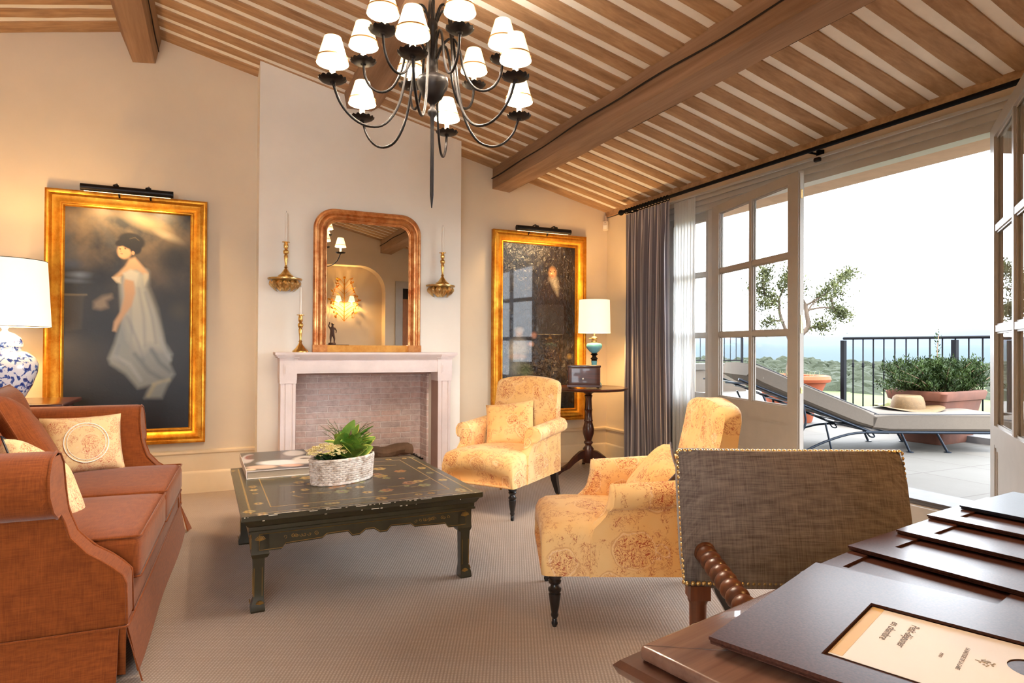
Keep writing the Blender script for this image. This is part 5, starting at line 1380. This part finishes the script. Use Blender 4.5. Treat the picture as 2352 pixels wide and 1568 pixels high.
def big_leaf(b, m, root, tip, w, bend=.2, rim=None):
    root, tip = Vector(root), Vector(tip); d = tip-root; L = d.length; d.normalize(); s = d.cross(Vector((0, 0, 1))); s = s.normalized() if s.length > .01 else Vector((1, 0, 0)); s = (s*.75+Vector((.907, -.42, 0)).cross(Vector((0, 0, 0)))*0+Vector((rp.uniform(-.6, .6), rp.uniform(-.6, .6), rp.uniform(-.5, .5)))).normalized(); s = (s-d*s.dot(d)).normalized(); nn = s.cross(d).normalized()
    rows = []
    for i in range(8):
        t = i/7; hw = w*(sin(PI*min(1, t*.90+.08))**.62)*(1-.35*t*t); c_ = root+d*L*t+nn*(-bend*L*(t*t)*.6)+nn*bend*L*.3*t
        rows.append([tuple(c_+s*hw*k+nn*abs(k)*hw*.30) for k in (-1, -.72, -.35, 0, .35, .72, 1)])
    n0 = len(b.v); b.loft(rows, cap=False, closed=False)
    if m is not None:
        for i in range(7): m.loft([[tuple(Vector(r[j])+nn*.0008) for j in jj] for r in rows[i:i+2] for jj in [(0, 1)]], cap=False, closed=False); m.loft([[tuple(Vector(r[j])+nn*.0008) for j in (5, 6)] for r in rows[i:i+2]], cap=False, closed=False)
pa_ = thing('variegated_plant', 'green plant with yellow-edged leaves in the right half of the basket', 'plant', (.630, 3.605, TZ+.105), math.radians(28))
lv = B(); mg = B(); sm = B()
for k in range(46):
    a = rp.uniform(0, 6.28); h = rp.uniform(.02, .15); r = rp.uniform(.03, .10)*(1.15-h*3); cx = .055
    base = (cx+.3*r*cos(a), .3*r*sin(a), h*.5-.01); tip = (cx+(r+.075)*cos(a), (r+.06)*sin(a)*.9, h+rp.uniform(.0, .06))
    big_leaf(lv, mg, base, tip, rp.uniform(.040, .056), rp.uniform(.2, .6))
for q in (((.03, .0, .10), (.045, -.03, .235), .050), ((-.02, -.02, .07), (-.05, -.07, .18), .048), ((.06, -.01, .1), (.13, -.05, .17), .034), ((.0, 0, .09), (.02, -.06, .15), .036)): big_leaf(lv, mg, q[0], q[1], q[2], .35)
sm.tube(bez([(.055, 0, -.01), (.05, -.01, .08), (.045, -.01, .2)], 8), .006, 6)
lv.build('leaves', 'leaf', pa_, 60); mg.build('leaf_margins', 'leaf_y', pa_, 60); sm.build('stem', 'bark', pa_, 60)
pk = thing('kalanchoe', 'small pale yellow flowering plant in the left half of the basket', 'flower', (.630, 3.605, TZ+.105), math.radians(28))
lv = B(); fl = B()
for k in range(26):
    a = rp.uniform(0, 6.28); r = rp.uniform(.04, .085); cx = -.095
    big_leaf(lv, None, (cx, 0, .0), (cx+r*1.2*cos(a), r*1.1*sin(a), rp.uniform(.0, .07)), rp.uniform(.022, .032), .4)
for k in range(210):
    a = rp.uniform(0, 6.28); r = .10*rp.random()**.5; cx = -.120; x, y = cx+r*1.1*cos(a), -.02+r*.9*sin(a); z = .105-3.4*r*r+rp.uniform(-.012, .012)
    for j in range(4): 
        aa = a+j*PI/2; fl.add([(x, y, z), (x+.009*cos(aa-.5), y+.009*sin(aa-.5), z+.004), (x+.012*cos(aa), y+.012*sin(aa), z+.001), (x+.009*cos(aa+.5), y+.009*sin(aa+.5), z+.004)], [(0, 1, 2, 3)])
    blob_into(fl, (x, y, z), .0035, 0, 1, rp)
lv.build('leaves', 'leaf_dark', pk, 60); fl.build('blossoms', 'blossom', pk, 0)
pg = thing('ornamental_grass', 'fine arching grass blades rising from the back of the basket', 'plant', (.630, 3.605, TZ+.105), math.radians(28)); b = B()
for k in range(46):
    a = rp.uniform(0, 6.28); L = rp.uniform(.14, .27); cx, cy = rp.choice([(.03, .05), (.10, .03)]); dx, dy = cos(a)*rp.uniform(.3, .8), sin(a)*.4
    b.tube(bez([(cx, cy, 0), (cx+dx*L*.3, cy+dy*L*.3, L*.6), (cx+dx*L*.95, cy+dy*L, L*rp.uniform(.65, .95))], 8), [.0014]*8+[.0006], 4)
mo = B()
for k in range(60): a = rp.uniform(0, 6.28); blob_into(mo, (.0+.15*cos(a), .085*sin(a), -.002+rp.uniform(0, .014)), rp.uniform(.006, .014), 1, .8, rp)
b.build('blades', 'grass', pg, 0); mo.build('moss', 'moss', pg, 60)

# ================================================================== ARMCHAIRS (local y points to the back)
def armchair(label, loc, rz):
    t = thing('armchair', label, 'armchair', loc, rz, None)
    HW = .305; SW = .298
    # upholstered body: sides run from front to back
    b = B()
    def seat_sec(y, top, bot=.225, hw=HW):
        pts = []
        for k in range(9): 
            u = -1+2*k/8; pts.append((u*(hw-.035), y, top+.028*(1-u*u)))
        return [(-hw, y, bot)]+[(-hw, y, top-.05), (-hw+.012, y, top-.012)]+pts+[(hw-.012, y, top-.012), (hw, y, top-.05), (hw, y, bot)]
    secs = []
    for (y, top, bot, hw) in [(a_, b__-.012, c__, d__-.007) for a_, b__, c__, d__ in ((-.400, .30, .235, HW-.06), (-.432, .32, .228, HW-.03), (-.445, .36, .235, HW-.015), (-.442, .40, .228, HW-.01), (-.425, .43, .225, HW-.006), (-.39, .447, .225, HW), (-.30, .455, .225, HW), (-.1, .452, .225, HW), (.1, .44, .225, HW), (.30, .43, .225, HW), (.36, .42, .225, HW-.01))]:
        secs.append(seat_sec(y, top, bot, hw))
    b.loft(secs); b.build('seat', 'toile', t, 60)
    # back: lofted upward, leaning, rounded top
    b = B(); secs = []
    H = [(.25, .225, .345, .292), (.40, .245, .360, .292), (.55, .268, .382, .286), (.70, .292, .402, .280), (.82, .318, .420, .276), (.875, .328, .430, .275), (.908, .334, .430, .268), (.926, .344, .424, .252), (.934, .356, .414, .235)]
    for z, y0, y1, hw in H:
        n = 12; sec = []
        for k in range(n+1): u = -1+2*k/n; sec.append((u*hw, y0-.020*(1-u*u)+(.014 if abs(u) > .95 else 0), z+.028*(1-u*u)*max(0, (z-.8)/.13)))
        for k in range(n+1): u = 1-2*k/n; sec.append((u*hw, y1+.012*(1-u*u)-(.014 if abs(u) > .95 else 0), z+.028*(1-u*u)*max(0, (z-.8)/.13)))
        secs.append(sec)
    b.loft(secs).build('backrest', 'toile', t, 60)
    # arms: side panel rising to an outward scroll; front edge sweeps back going up
    for s in (-1, 1):
        prof = [(.0, .225), (.0, .40), (-.002, .52), (.004, .548), (.030, .552), (.052, .575), (.056, .610), (.036, .645), (-.004, .658), (-.040, .650), (-.062, .625), (-.068, .585), (-.066, .50), (-.070, .42), (-.070, .225)]
        base = []
        for i in range(len(prof)):
            a, c = prof[i], prof[(i+1) % len(prof)]; n = max(1, int(math.hypot(a[0]-c[0], a[1]-c[1])/.03))
            base += [(a[0]+(c[0]-a[0])*k/n, a[1]+(c[1]-a[1])*k/n) for k in range(n)]
        def fy(z):
            pts = [(.225, -.24), (.42, -.235), (.46, -.225), (.52, -.175), (.58, -.150), (.66, -.145)]
            for (z0, y0), (z1, y1) in zip(pts[:-1], pts[1:]):
                if z <= z1: return y0+(y1-y0)*(z-z0)/(z1-z0)
            return -.145
        secs = []
        cxm = sum(p[0] for p in base)/len(base)
        for k, tt in enumerate((0, .0, .03, .3, .65, 1)):
            f = .88 if k == 0 else 1
            row = []
            for x, z in base:
                y = fy(z)+(.34-fy(z))*tt - (.0 if k == 0 else .0); X = cxm+(x-cxm)*f
                row.append((s*(HW+X), y+(-.006 if k == 0 else .006 if k == 1 else 0), z-(.040 if z > .5 else .0 if z < .3 else .04*(z-.3)/.2)+(.03*tt if z > .5 else 0)))
            secs.append(row if s > 0 else row[::-1])
        adz = lambda z: z-(.040 if z > .5 else .0 if z < .3 else .04*(z-.3)/.2)
        arm = B().loft(secs[1:], cap=False).build('arm', 'toile', t, 60)
        rows = []
        for k in range(34):
            z = .2255+(.657-.2255)*k/33; ysp = []
            for i in range(len(base)):
                a, c = base[i], base[(i+1) % len(base)]
                if (a[1]-z)*(c[1]-z) <= 0 and a[1] != c[1]: ysp.append(a[0]+(c[0]-a[0])*(z-a[1])/(c[1]-a[1]))
            if ysp: x0, x1 = min(ysp), max(ysp); rows.append([(s*(HW+x0+(x1-x0)*j/6), fy(z)+.006-.016*sin(PI*j/6)**.5, adz(z)) for j in range(7)])
        B().loft(rows, cap=False, closed=False).build('arm_front', 'toile', arm, 60)
        pt_ = [(s*(HW+x), fy(z)+.004, adz(z)) for x, z in base]; B().tube(pt_+[pt_[0]], .004, 5, False).build('piping', 'toile', arm, 60)
    def turned(loc):
        o = B().lathe([(.006, 0), (.010, .0), (.012, .03), (.010, .034), (.014, .04), (.017, .05), (.014, .06), (.018, .075), (.024, .115), (.027, .14), (.020, .146), (.028, .152), (.029, .163), (.019, .17), (.017, .18), (.026, .186), (.029, .197), (.022, .205), (.030, .21), (.030, .236)], n=18).build('leg', 'black_lacq', t, 50); o.location = loc
        c = B().tube([(-.006, 0, .014), (.006, 0, .014)], .013, 12).build('castor', 'dark_iron', o, 50); return o
    turned((-.262, -.385, 0)); turned((.262, -.385, 0))
    for s in (-1, 1):
        secs = [[(s*.262+dx*a, y+dy*a, z) for dx, dy in ((-1, -1), (1, -1), (1, 1), (-1, 1))] for z, y, a in ((.24, .30, .027), (.15, .325, .023), (.05, .375, .016), (.028, .39, .013))]
        o = B().loft(secs).build('leg', 'black_lacq', t, 40); c = B().tube([(s*.262-.006, .392, .013), (s*.262+.006, .392, .013)], .0125, 12).lathe([(.01, .02), (.014, .03), (.012, .045)], (s*.262, .388, 0), 10).build('castor', 'brass', o, 50)
    return t
c1 = armchair('toile armchair beside the fireplace, its back to the pedestal table', (1.99, 4.385, 0), math.radians(-53.1))
c2 = copy_tree(c1); c2['label'] = 'toile armchair seen from its side, between the coffee table and the desk chair'
c2.location = (1.775, 2.468, 0); c2.rotation_euler.z = math.atan2(-.41, .912)-PI/2
# chair cushions
def local_pt(o, x, y, z):
    c_, s_ = cos(o.rotation_euler.z), sin(o.rotation_euler.z); return (o.location.x+x*c_-y*s_, o.location.y+x*s_+y*c_, z)
cushion('toile_cushion', 'toile cushion with grey reverse sitting in the armchair by the fireplace', .40, .36, .13, 'toile', local_pt(c1, -.05, .15, .59), (D_(90-24), D_(-8), c1.rotation_euler.z+D_(14)), None, 'grey_back')
cushion('toile_cushion', 'toile cushion with grey reverse propped in the armchair nearest the desk chair', .40, .34, .14, 'toile', local_pt(c2, -.04, .10, .555), (D_(52), D_(10), c2.rotation_euler.z+D_(-10)), 'grey_back', 'grey_back')

# ================================================================== PEDESTAL TABLE, BOX, LAMP
PX_, PY_ = 3.235, 5.21
pd = thing('pedestal_table', 'round mahogany tripod table in the corner by the curtain', 'side table', (PX_, PY_, 0))
B().lathe([(.10, .785), (.35, .785), (.372, .793), (.378, .802), (.372, .811), (.35, .815), (.34, .812), (.01, .812)], n=56).build('table_top', 'mahog', pd, 40)
B().lathe([(.05, .785), (.05, .76), (.032, .75), (.030, .74), (.040, .73), (.034, .72), (.030, .70), (.034, .62), (.036, .60), (.042, .598), (.036, .59), (.034, .56), (.040, .50), (.044, .49), (.038, .48), (.046, .45), (.056, .41), (.054, .37), (.036, .315), (.030, .30), (.044, .285), (.044, .275), (.030, .262), (.030, .25), (.052, .225), (.055, .20), (.055, .10), (.045, .085), (.02, .08)], n=28).build('column', 'mahog_v', pd, 50)
for k, a in enumerate((200, 320, 80)):
    a = math.radians(a-14); b = B(); secs = []
    pts = [(.03, .175, .040), (.10, .165, .036), (.17, .125, .030), (.235, .075, .024), (.285, .055, .019), (.32, .045, .020), (.345, .030, .022), (.365, .016, .015)]
    for r, z, h in pts: secs.append([(r*cos(a)-s*.017*sin(a), r*sin(a)+s*.017*cos(a), max(.0, z+q)) for s, q in ((-1, -h), (1, -h), (1, h), (0, h*1.15), (-1, h))])
    b.loft(secs).build('leg', 'mahog_v', pd, 50)
bx = thing('wooden_box', 'small dark wooden caddy box on the round pedestal table', 'box', (PX_-.115, PY_-.10, .8155), math.radians(-30))
B().rbox(.30, .19, .175, .006, (0, 0, .11)).box(-.158, .158, -.102, .102, .012, .030).build('body', 'mahog', bx)
B().rbox(.312, .20, .02, .006, (0, 0, .205)).build('lid', 'mahog', bx)
for x in (-.13, .13):
    for y in (-.08, .08): B().lathe([(.008, 0), (.015, .006), (.012, .014)], (x, y, 0), 12).build('foot', 'mahog', bx, 50)
B().lathe([(.002, 0), (.009, .002), (.007, .006)], n=12).xf(rot_m(PI/2, loc=(-.01, -.0955, .09))).build('escutcheon', 'candle', bx)
tl = thing('table_lamp', 'turquoise glass oil-lamp style table lamp with a cream drum shade', 'table lamp', (PX_+.10, PY_+.06, .8155))
B().lathe([(.075, 0), (.078, .01), (.070, .03), (.045, .06), (.035, .10), (.030, .16), (.026, .22), (.030, .25)], n=32).build('base', 'teal', tl, 50)
B().lathe([(.030, .248), (.026, .258), (.036, .272), (.020, .29), (.020, .30), (.036, .312), (.024, .326)], n=24).build('collar', 'black_iron', tl, 50)
B().lathe([(.022, .322), (.05, .345), (.074, .375), (.080, .398), (.070, .418), (.03, .426)], n=32).build('reservoir', 'teal', tl, 50)
B().lathe([(.02, .424), (.028, .432), (.028, .45), (.018, .456), (.030, .46), (.03, .478), (.02, .484), (.005, .49), (.005, .56)], n=16).tube([(0, 0, .468), (-.06, 0, .468)], .003, 5).lathe([(.008, -.002), (.008, .002)], (-.06, 0, .468), 10).build('burner', 'brass_d', tl, 40)
B().loft([[(r*cos(2*PI*j/48), r*sin(2*PI*j/48), z) for j in range(48)] for r, z in ((.150, .845), (.158, .522), (.1565, .522), (.1485, .845))], cap=False).build('lamp_shade', 'shade_big', tl, 60)
point('table_lamp_light', (PX_+.10, PY_+.06, .8155+.66), 22, (1, .60, .24), .05)

# ================================================================== CURTAINS
def drape(name, label, y0, y1, z0, z1, x, folds, amp, mat, gather=.0, flare=.0, ny=260, nz=26):
    vs = []; uv = []; fs = []
    for j in range(nz+1):
        t = j/nz; z = z0+(z1-z0)*t
        for i in range(ny+1):
            s = i/ny; ph = s*folds*2*PI
            w = (y1-y0)*(1+flare*(1-t)**1.5); yy = y1-(y1-y0)-0+ (y1-y0)*0
            a = amp*(.45+.55*min(1, (1-t)*5+.12))*(1+.25*sin(s*13+t*2)); top = (1-min(1, (1-t)*12))
            y = y1-s*w*(1-.03*sin(PI*t)) + .010*sin(ph*2+t*3)+.012*sin(t*4+s*9)*(1-t)
            xx = x+a*sin(ph+.5*sin(t*2.2+s*6)*(1-t))*(1-top*.3)+.010*sin(s*31+t*2)*(1-t)
            vs.append((xx, y, z)); uv.append((s, t))
    k = ny+1
    for j in range(nz):
        for i in range(ny): fs.append((j*k+i, j*k+i+1, (j+1)*k+i+1, (j+1)*k+i))
    th = thing(name, label, 'curtain', (0, 0, 0))
    o = obj('fabric', vs, fs, mat, th, 80, uv); return th
cu = drape('striped_curtain', 'grey and white striped pleated curtain hanging beside the terrace doors', 4.53, 5.20, .03, 2.515, 3.655, 8, .038, 'curtain', flare=.07)
cu['label'] = 'grey and white striped pleated curtain hanging beside the terrace doors'
sh = drape('sheer_curtain', 'sheer white voile curtain between the striped curtain and the sidelight', 4.24, 4.52, .03, 2.495, 3.70, 7, .018, 'sheer')
rd = thing('curtain_rod', 'long black iron curtain rod under the eaves', 'curtain rod', (3.64, 0, 2.548))
B().tube([(0, 5.23, 0), (0, .3, 0)], .015, 12).build('rod', 'dark_iron', rd, 50)
B().lathe([(.004, -.03), (.02, -.026), (.028, -.008), (.028, .008), (.02, .024), (.012, .03), (.018, .036), (.018, .044)], n=16).xf(rot_m(PI/2, loc=(0, 5.262, 0))).build('finial', 'dark_iron', rd, 50)
for k in range(15):
    y = 5.17-.045*k; pts = [(.024*cos(2*PI*j/14), y+.004*sin(j), .024*sin(2*PI*j/14)-.006) for j in range(15)]
    B().tube(pts, .0042, 5, False).build('curtain_ring', 'dark_iron', rd, 60)
for y in (5.21, 3.07, 1.0): B().tube([(0, y, 0), (.06, y, .0), (.145, y, .0)], .008, 8).lathe([(.028, -.028), (.028, .028)], (.146, y, 0), 12).build('bracket', 'dark_iron', rd, 50)
tk = thing('curtain_track', 'slim pale track for the sheer curtain below the black rod', 'curtain track', (3.705, 0, 2.508))
B().box(-.009, .009, .3, 4.60, -.008, .008).build('body', 'trim', tk)
B().rbox(.03, .05, .03, .01, (-.012, 3.02, -.02)).build('end_stop', 'black_iron', tk)

# ================================================================== DESK CHAIR (faces the viewer)
dc_pos = w_*0+Vector((0, 0, 0)); Dt = 1.70
ctr = fw*Dt+rt*((1809-1176)/F_PX*Dt)
dc = thing('desk_chair', 'low-backed chair in taupe linen with brass nails and barley-twist arms', 'chair', (ctr.x, ctr.y, 0), -yaw)
# local x = right in view, local y = away from the viewer ; back panel leans back at the top
BW, BT = .603, .052
z0_, z1_ = .588, .928
def lean(z): return (z-z1_)*.21
secs = []
for k in range(9):
    z = z0_+(z1_-z0_)*k/8; e = .012 if k in (0, 8) else .003 if k in (1, 7) else 0
    y = lean(z); hw = BW/2-e*.5
    sec = []
    for i in range(13): u = -1+2*i/12; sec.append((u*hw, y-BT/2+e-.010*(1-u**4)+(.008 if abs(u) == 1 else 0), z-.004*(1-u*u)*(k == 8)))
    for i in range(13): u = 1-2*i/12; sec.append((u*hw, y+BT/2-e+.006*(1-u**4)-(.008 if abs(u) == 1 else 0), z-.004*(1-u*u)*(k == 8)))
    secs.append(sec)
B().loft(secs).build('backrest', 'grey_weave', dc, 50)
nl = B()
def nail(b, p, r=.0062): b.lathe([(r, 0), (r*.8, r*.45), (r*.3, r*.65)], n=8).v
def nail_at(x, y, z, d):
    b = B().lathe([(.0062, 0), (.0055, .0025), (.003, .0042), (.0005, .005)], n=8)
    b.xf(Matrix.Translation((x, y, z)) @ Vector((0, 0, 1)).rotation_difference(Vector(d)).to_matrix().to_4x4()); nl.add(b.v, b.f)
n = 43
for k in range(n):
    x = -BW/2+.008+(BW-.016)*k/(n-1); nail_at(x, lean(z1_)-.012, z1_-.003, (0, -.3, 1)); nail_at(x, lean(z0_)-BT/2+.006, z0_+.012, (0, -1, 0))
for k in range(26):
    z = z0_+.012+(z1_-z0_-.02)*k/25
    for s in (-1, 1): nail_at(s*(BW/2-.002), lean(z)-.012, z, (s, -.25, 0))
nl.build('nailheads', 'brass_d', dc, 60)['kind'] = 'stuff'
for s in (-1, 1):
    yb = lean(z0_)
    b = B(); X = s*(BW/2-.042)
    b.box(X-.026, X+.026, yb-.02, yb+.03, .555, .592)
    b.lathe([(.022, .30), (.026, .31), (.022, .32), (.020, .33), (.021, .42), (.025, .425), (.021, .432), (.021, .455), (.024, .46), (.021, .466), (.022, .54), (.026, .55), (.026, .556)], (X, yb+.005, 0), 20)
    b.box(X-.026, X+.026, yb-.02, yb+.03, 0, .30)
    b.build('rear_post', 'walnut', dc, 40)
    xa = s*(BW/2-.058); b = B(); ya = lean(.67)-BT/2+.012
    b.lathe([(.010, 0), (.028, .002), (.030, .012), (.022, .02)], n=20).xf(rot_m(PI/2, loc=(xa, ya, .672)))
    p0 = Vector((xa, ya, .672)); p1 = Vector((xa+s*.012, ya-.44, .648)); m_ = 11; secs = []
    prof = []
    for k in range(m_*8+1):
        t = k/(m_*8); c_ = p0.lerp(p1, t); d = (p1-p0).normalized(); rad = .0135+.0135*abs(sin(PI*t*m_))**.6
        sx = Vector((1, 0, 0)); sz = d.cross(sx).normalized(); secs.append([c_+sx*rad*cos(2*PI*j/16)+sz*rad*sin(2*PI*j/16)+d*.004*sin(2*PI*j/16) for j in range(16)])
    b.loft(secs).build('arm', 'walnut', dc, 60)
    b = B(); b.box(xa-.024, xa+.024, ya-.47, ya-.42, .42, .60).box(xa-.027, xa+.027, ya-.475, ya-.415, .60, .67).lathe([(.022, .30), (.016, .35), (.022, .42)], (xa, ya-.445, 0), 16).box(xa-.024, xa+.024, ya-.47, ya-.42, 0, .30)
    b.build('front_leg', 'walnut', dc, 40)
B().rbox(.58, .46, .09, .03, (0, -.29, .455), crown=.02).build('seat', 'grey_weave', dc, 60)
B().box(-.27, .27, -.50, -.07, .37, .412).build('seat_frame', 'walnut', dc)
b = B(); secs = [[Vector((-.26+.52*k/60, -.06, .17))+Vector((0, (.010+.010*abs(sin(PI*k/6)))*cos(2*PI*j/12), (.010+.010*abs(sin(PI*k/6)))*sin(2*PI*j/12))) for j in range(12)] for k in range(61)]
b.loft(secs).build('stretcher', 'walnut', dc, 60)

# ================================================================== DESK AND MENUS
DA = math.radians(12.5)
dk = thing('desk', 'old wooden desk with a polished veneered top in the foreground', 'desk', (.567, .768, 0), DA)
# local: x along the back edge (to the right), y negative towards the viewer
def dbox(x0, x1, y0, y1, z0, z1): return B().box(x0, x1, y0, y1, z0, z1)
DL, DW = 1.42, .52
b = B().loft(ring_prof([(.0, .760), (.0, .742), (.004, .738)], DL/2, DW/2), cap=False); 
o = B().rbox(DL, DW, .022, .006, (DL/2, -DW/2, .749)).build('desk_top', 'desk', dk, 40)
pl2 = B().loft([[(DL/2+sx*(DL/2+e), -DW/2+sy*(DW/2+e), z) for sx, sy in ((-1, -1), (1, -1), (1, 1), (-1, 1))] for e, z in ((-.02, .700), (.008, .705), (.022, .716), (.028, .728), (.020, .736), (-.01, .738))]).build('top_moulding', 'desk_d', dk, 30)
# veneer mitre strips
b = B(); 
b.box(.0, .001, 0, 0, 0, 0) if False else None
for (a0, a1) in (((0.004, -.004), (.10, -.10)),):
    p, q_v = Vector((*a0, .7604)), Vector((*a1, .7604)); d = (q_v-p).normalized(); n_ = Vector((-d.y, d.x, 0))*.0006; b.add([p-n_, q_v-n_, q_v+n_, p+n_], [(0, 1, 2, 3)])
b.add([(.10, -.1006, .7604), (DL-.1, -.1006, .7604), (DL-.1, -.0994, .7604), (.10, -.0994, .7604)], [(0, 1, 2, 3)]); b.add([(.0994, -.10, .7604), (.1006, -.10, .7604), (.1006, -DW+.1, .7604), (.0994, -DW+.1, .7604)], [(3, 2, 1, 0)])
b.build('inlay_line', 'desk_d', dk, 0)
B().box(.05, DL-.05, -DW+.04, -.04, .62, .702).build('apron', 'desk_d', dk)
for x in (.08, DL-.08):
    for y in (-.07, -DW+.07): B().lathe([(.022, 0), (.026, .04), (.020, .08), (.026, .3), (.030, .5), (.032, .62)], (x, y, 0), 14).build('leg', 'desk_d', dk, 50)
def menu(label, loc, rz, W, L, wx0, wx1, wy0, wy1, mat='leather', tilt=0, name='menu_folder', T=.004, base=True):
    """cover lying flat; local x = u (W), local y negative = v (L); window wx0..wx1, wy0..wy1"""
    t = thing(name, label, 'folder', loc, rz); t.rotation_euler = (0, tilt, rz)
    b = B()
    if wx1 > wx0:
        for (x0, x1, y0, y1) in ((0, W, -wy0, 0), (0, W, -L, -wy1), (0, wx0, -wy1, -wy0), (wx1, W, -wy1, -wy0)): b.box(x0, x1, y0, y1, T*1.2, T*2.2)
    else: b.box(0, W, -L, 0, T*1.2, T*2.2)
    b.build('cover', mat, t, 20)
    if base: B().box(.002, W-.002, -L+.002, -.002, 0, T*1.0).build('back_board', mat, t, 20)
    return t
u1 = math.radians(21.0)
z_t = .7605
# world helper: folder A at (.657,.707), u=21deg, v=-72
f1 = menu('brown menu folder with a cut-out window showing a breakfast card, nearest on the desk', (.648, .712, z_t+.010), u1, .445, .46, .0, 0, 0, 0, base=False)
for ch_ in list(bpy.data.objects):
    if ch_.parent == f1: bpy.data.objects.remove(ch_)
def l1(x, y):      # world to folder-1 local
    dx, dy = x-.648, y-.712; return (dx*cos(u1)+dy*sin(u1), -dx*sin(u1)+dy*cos(u1))
wa, wb_ = l1(.752, .612), l1(.979, .692)
W1, L1 = .445, .46; x0, x1 = wa[0], wb_[0]; y1 = (wa[1]+wb_[1])/2; y0 = -L1+.06
b = B()
for (a_, c_, d_, e_) in ((0, W1, y1, 0), (0, W1, -L1, y0), (0, x0, y0, y1), (x1, W1, y0, y1)): b.box(a_, c_, d_, e_, .006, .0105)
b.build('cover', 'leather', f1, 20); B().box(.002, W1-.002, -L1+.002, -.002, 0, .004).build('back_board', 'leather', f1, 20)
B().tube([(.004, -.002, .005), (.004, -L1+.002, .005)], .004, 6).build('spine', 'leather', f1, 60)
# breakfast card
cdh = thing('breakfast_card', 'pale card with grey script and a small gold tree, in the folder window', 'card', (f1.location.x, f1.location.y, f1.location.z+.0046), u1)
cx0, cx1, cy1, cy0 = x0+.020, x1-.002, y1-.003, y0+.0
def hole_card():
    # card with a round thumb hole
    hx, hy, hr = (cx0+cx1)/2+.035, y1-.215, .030; b = B(); n = 40; vs = []
    outer = []
    for k in range(n):
        a = 2*PI*k/n; ca, sa = cos(a), sin(a); t = min([(cx1-hx)/ca if ca > 1e-6 else 9, (cx0-hx)/ca if ca < -1e-6 else 9, (cy1-hy)/sa if sa > 1e-6 else 9, (cy0-hy)/sa if sa < -1e-6 else 9]); outer.append((hx+ca*t, hy+sa*t))
    cor = [(cx0, cy0), (cx1, cy0), (cx1, cy1), (cx0, cy1)]
    for c_ in cor:
        i = min(range(n), key=lambda k: (outer[k][0]-c_[0])**2+(outer[k][1]-c_[1])**2); outer[i] = c_
    inner = [(hx+hr*cos(2*PI*k/n), hy+hr*sin(2*PI*k/n)) for k in range(n)]
    for z in (.0000, .0008):
        pass
    b.loft([[(x, y, 0) for x, y in inner], [(x, y, 0) for x, y in outer], [(x, y, .0007) for x, y in outer], [(x, y, .0007) for x, y in inner], [(x, y, 0) for x, y in inner]], cap=False)
    return b
hole_card().build('paper', 'paper', cdh, 0)
B().box(cx0-.0, cx1, cy1-.0, cy1+.0003, .0, .0012).build('upper_edge', 'paper_y', cdh, 0)
B().box(cx0, cx0+.016, cy0+.13, cy1, .0008, .0011).build('cream_band', 'paper_y', cdh, 0) if False else None
B().box(cx0+.004, cx1, cy1-.017, cy1-.0005, .0008, .0010).build('cream_band', 'paper_y', cdh, 0)
def text(body, size, x, y, rot, mat, parent, name='lettering', z=.0011):
    cu_ = bpy.data.curves.new(name, 'FONT'); cu_.body = body; cu_.size = size; cu_.align_x = 'CENTER'; cu_.extrude = .00008; cu_.shear = .3
    cu_.materials.append(M[mat]); tmp = bpy.data.objects.new('tmp', cu_); C.objects.link(tmp); bpy.context.view_layer.update(); me = bpy.data.meshes.new_from_object(tmp.evaluated_get(bpy.context.evaluated_depsgraph_get())); bpy.data.objects.remove(tmp); o = bpy.data.objects.new(name, me); C.objects.link(o); o.parent = parent; o.location = (x, y, z); o.rotation_euler = (0, 0, rot); return o
# text reads upside down from here: lines run along the short top edge
cxm = (cx0+cx1)/2
text('Petit-déjeuner', .0165, cxm+.03, cy1-.062, PI, 'ink', cdh); text('en chambre', .0165, cxm+.03, cy1-.038, PI, 'ink', cdh)
text('LA BASTIDE DE LA GARE', .0075, cxm+.005, cy1-.135, PI, 'ink', cdh); text('MENU', .006, cxm-.005, cy1-.112, PI, 'ink', cdh)
em = B(); re_ = random.Random(1)
for k in range(26):
    a, r = re_.uniform(0, 6.28), .0105*re_.random()**.5; blob_into(em, (cxm+.012+r*cos(a), cy1-.163+r*.8*sin(a), .0011), .0016, 0, .15, re_)
em.box(cxm+.0113, cxm+.0127, cy1-.163, cy1-.150, .0009, .0012)
em.build('tree_emblem', 'gold_ink', cdh, 0)
B().add([(cx0+.002, cy0, -.0035), (cx0-.012, cy0+.03, -.003), (cx0-.004, cy1-.002, -.001), (cx0+.006, cy1-.002, -.0005)], [(0, 1, 2, 3)]).build('under_leaf', 'plastic', cdh, 0)
# more folders fanned over the desk behind it
specs = [('brown folder with a window cut-out under the fanned ones, behind the breakfast card folder', (1.015, .868, z_t+.0002), 13, .40, .34, .10, .30, .035, .28, 0, 'leather'),
         ('second brown folder of the fan, its corner poking over the desk edge', (1.222, .922, z_t+.0098), 9, .40, .34, .075, .34, .06, .30, 0, 'leather'),
         ('third brown folder of the fan, in the middle of the pile', (1.40, .935, z_t+.0194), 9, .38, .33, .04, .30, .06, .28, 0, 'leather'),
         ('fourth brown folder of the fan with a pale corner over the desk edge', (1.560, .965, z_t+.0290), 8, .34, .33, .05, .26, .05, .28, 0, 'leather'),
         ('dark navy folder on top at the far right end of the fan', (1.690, .965, z_t+.0386), 6, .30, .34, 0, 0, 0, 0, 0, 'navy')]
for lb_, lc, ang, W, L, a0, a1, b0, b1, tl_, mt_ in specs:
    menu(lb_, lc, D_(ang), W, L, a0, a1, b0, b1, mt_)
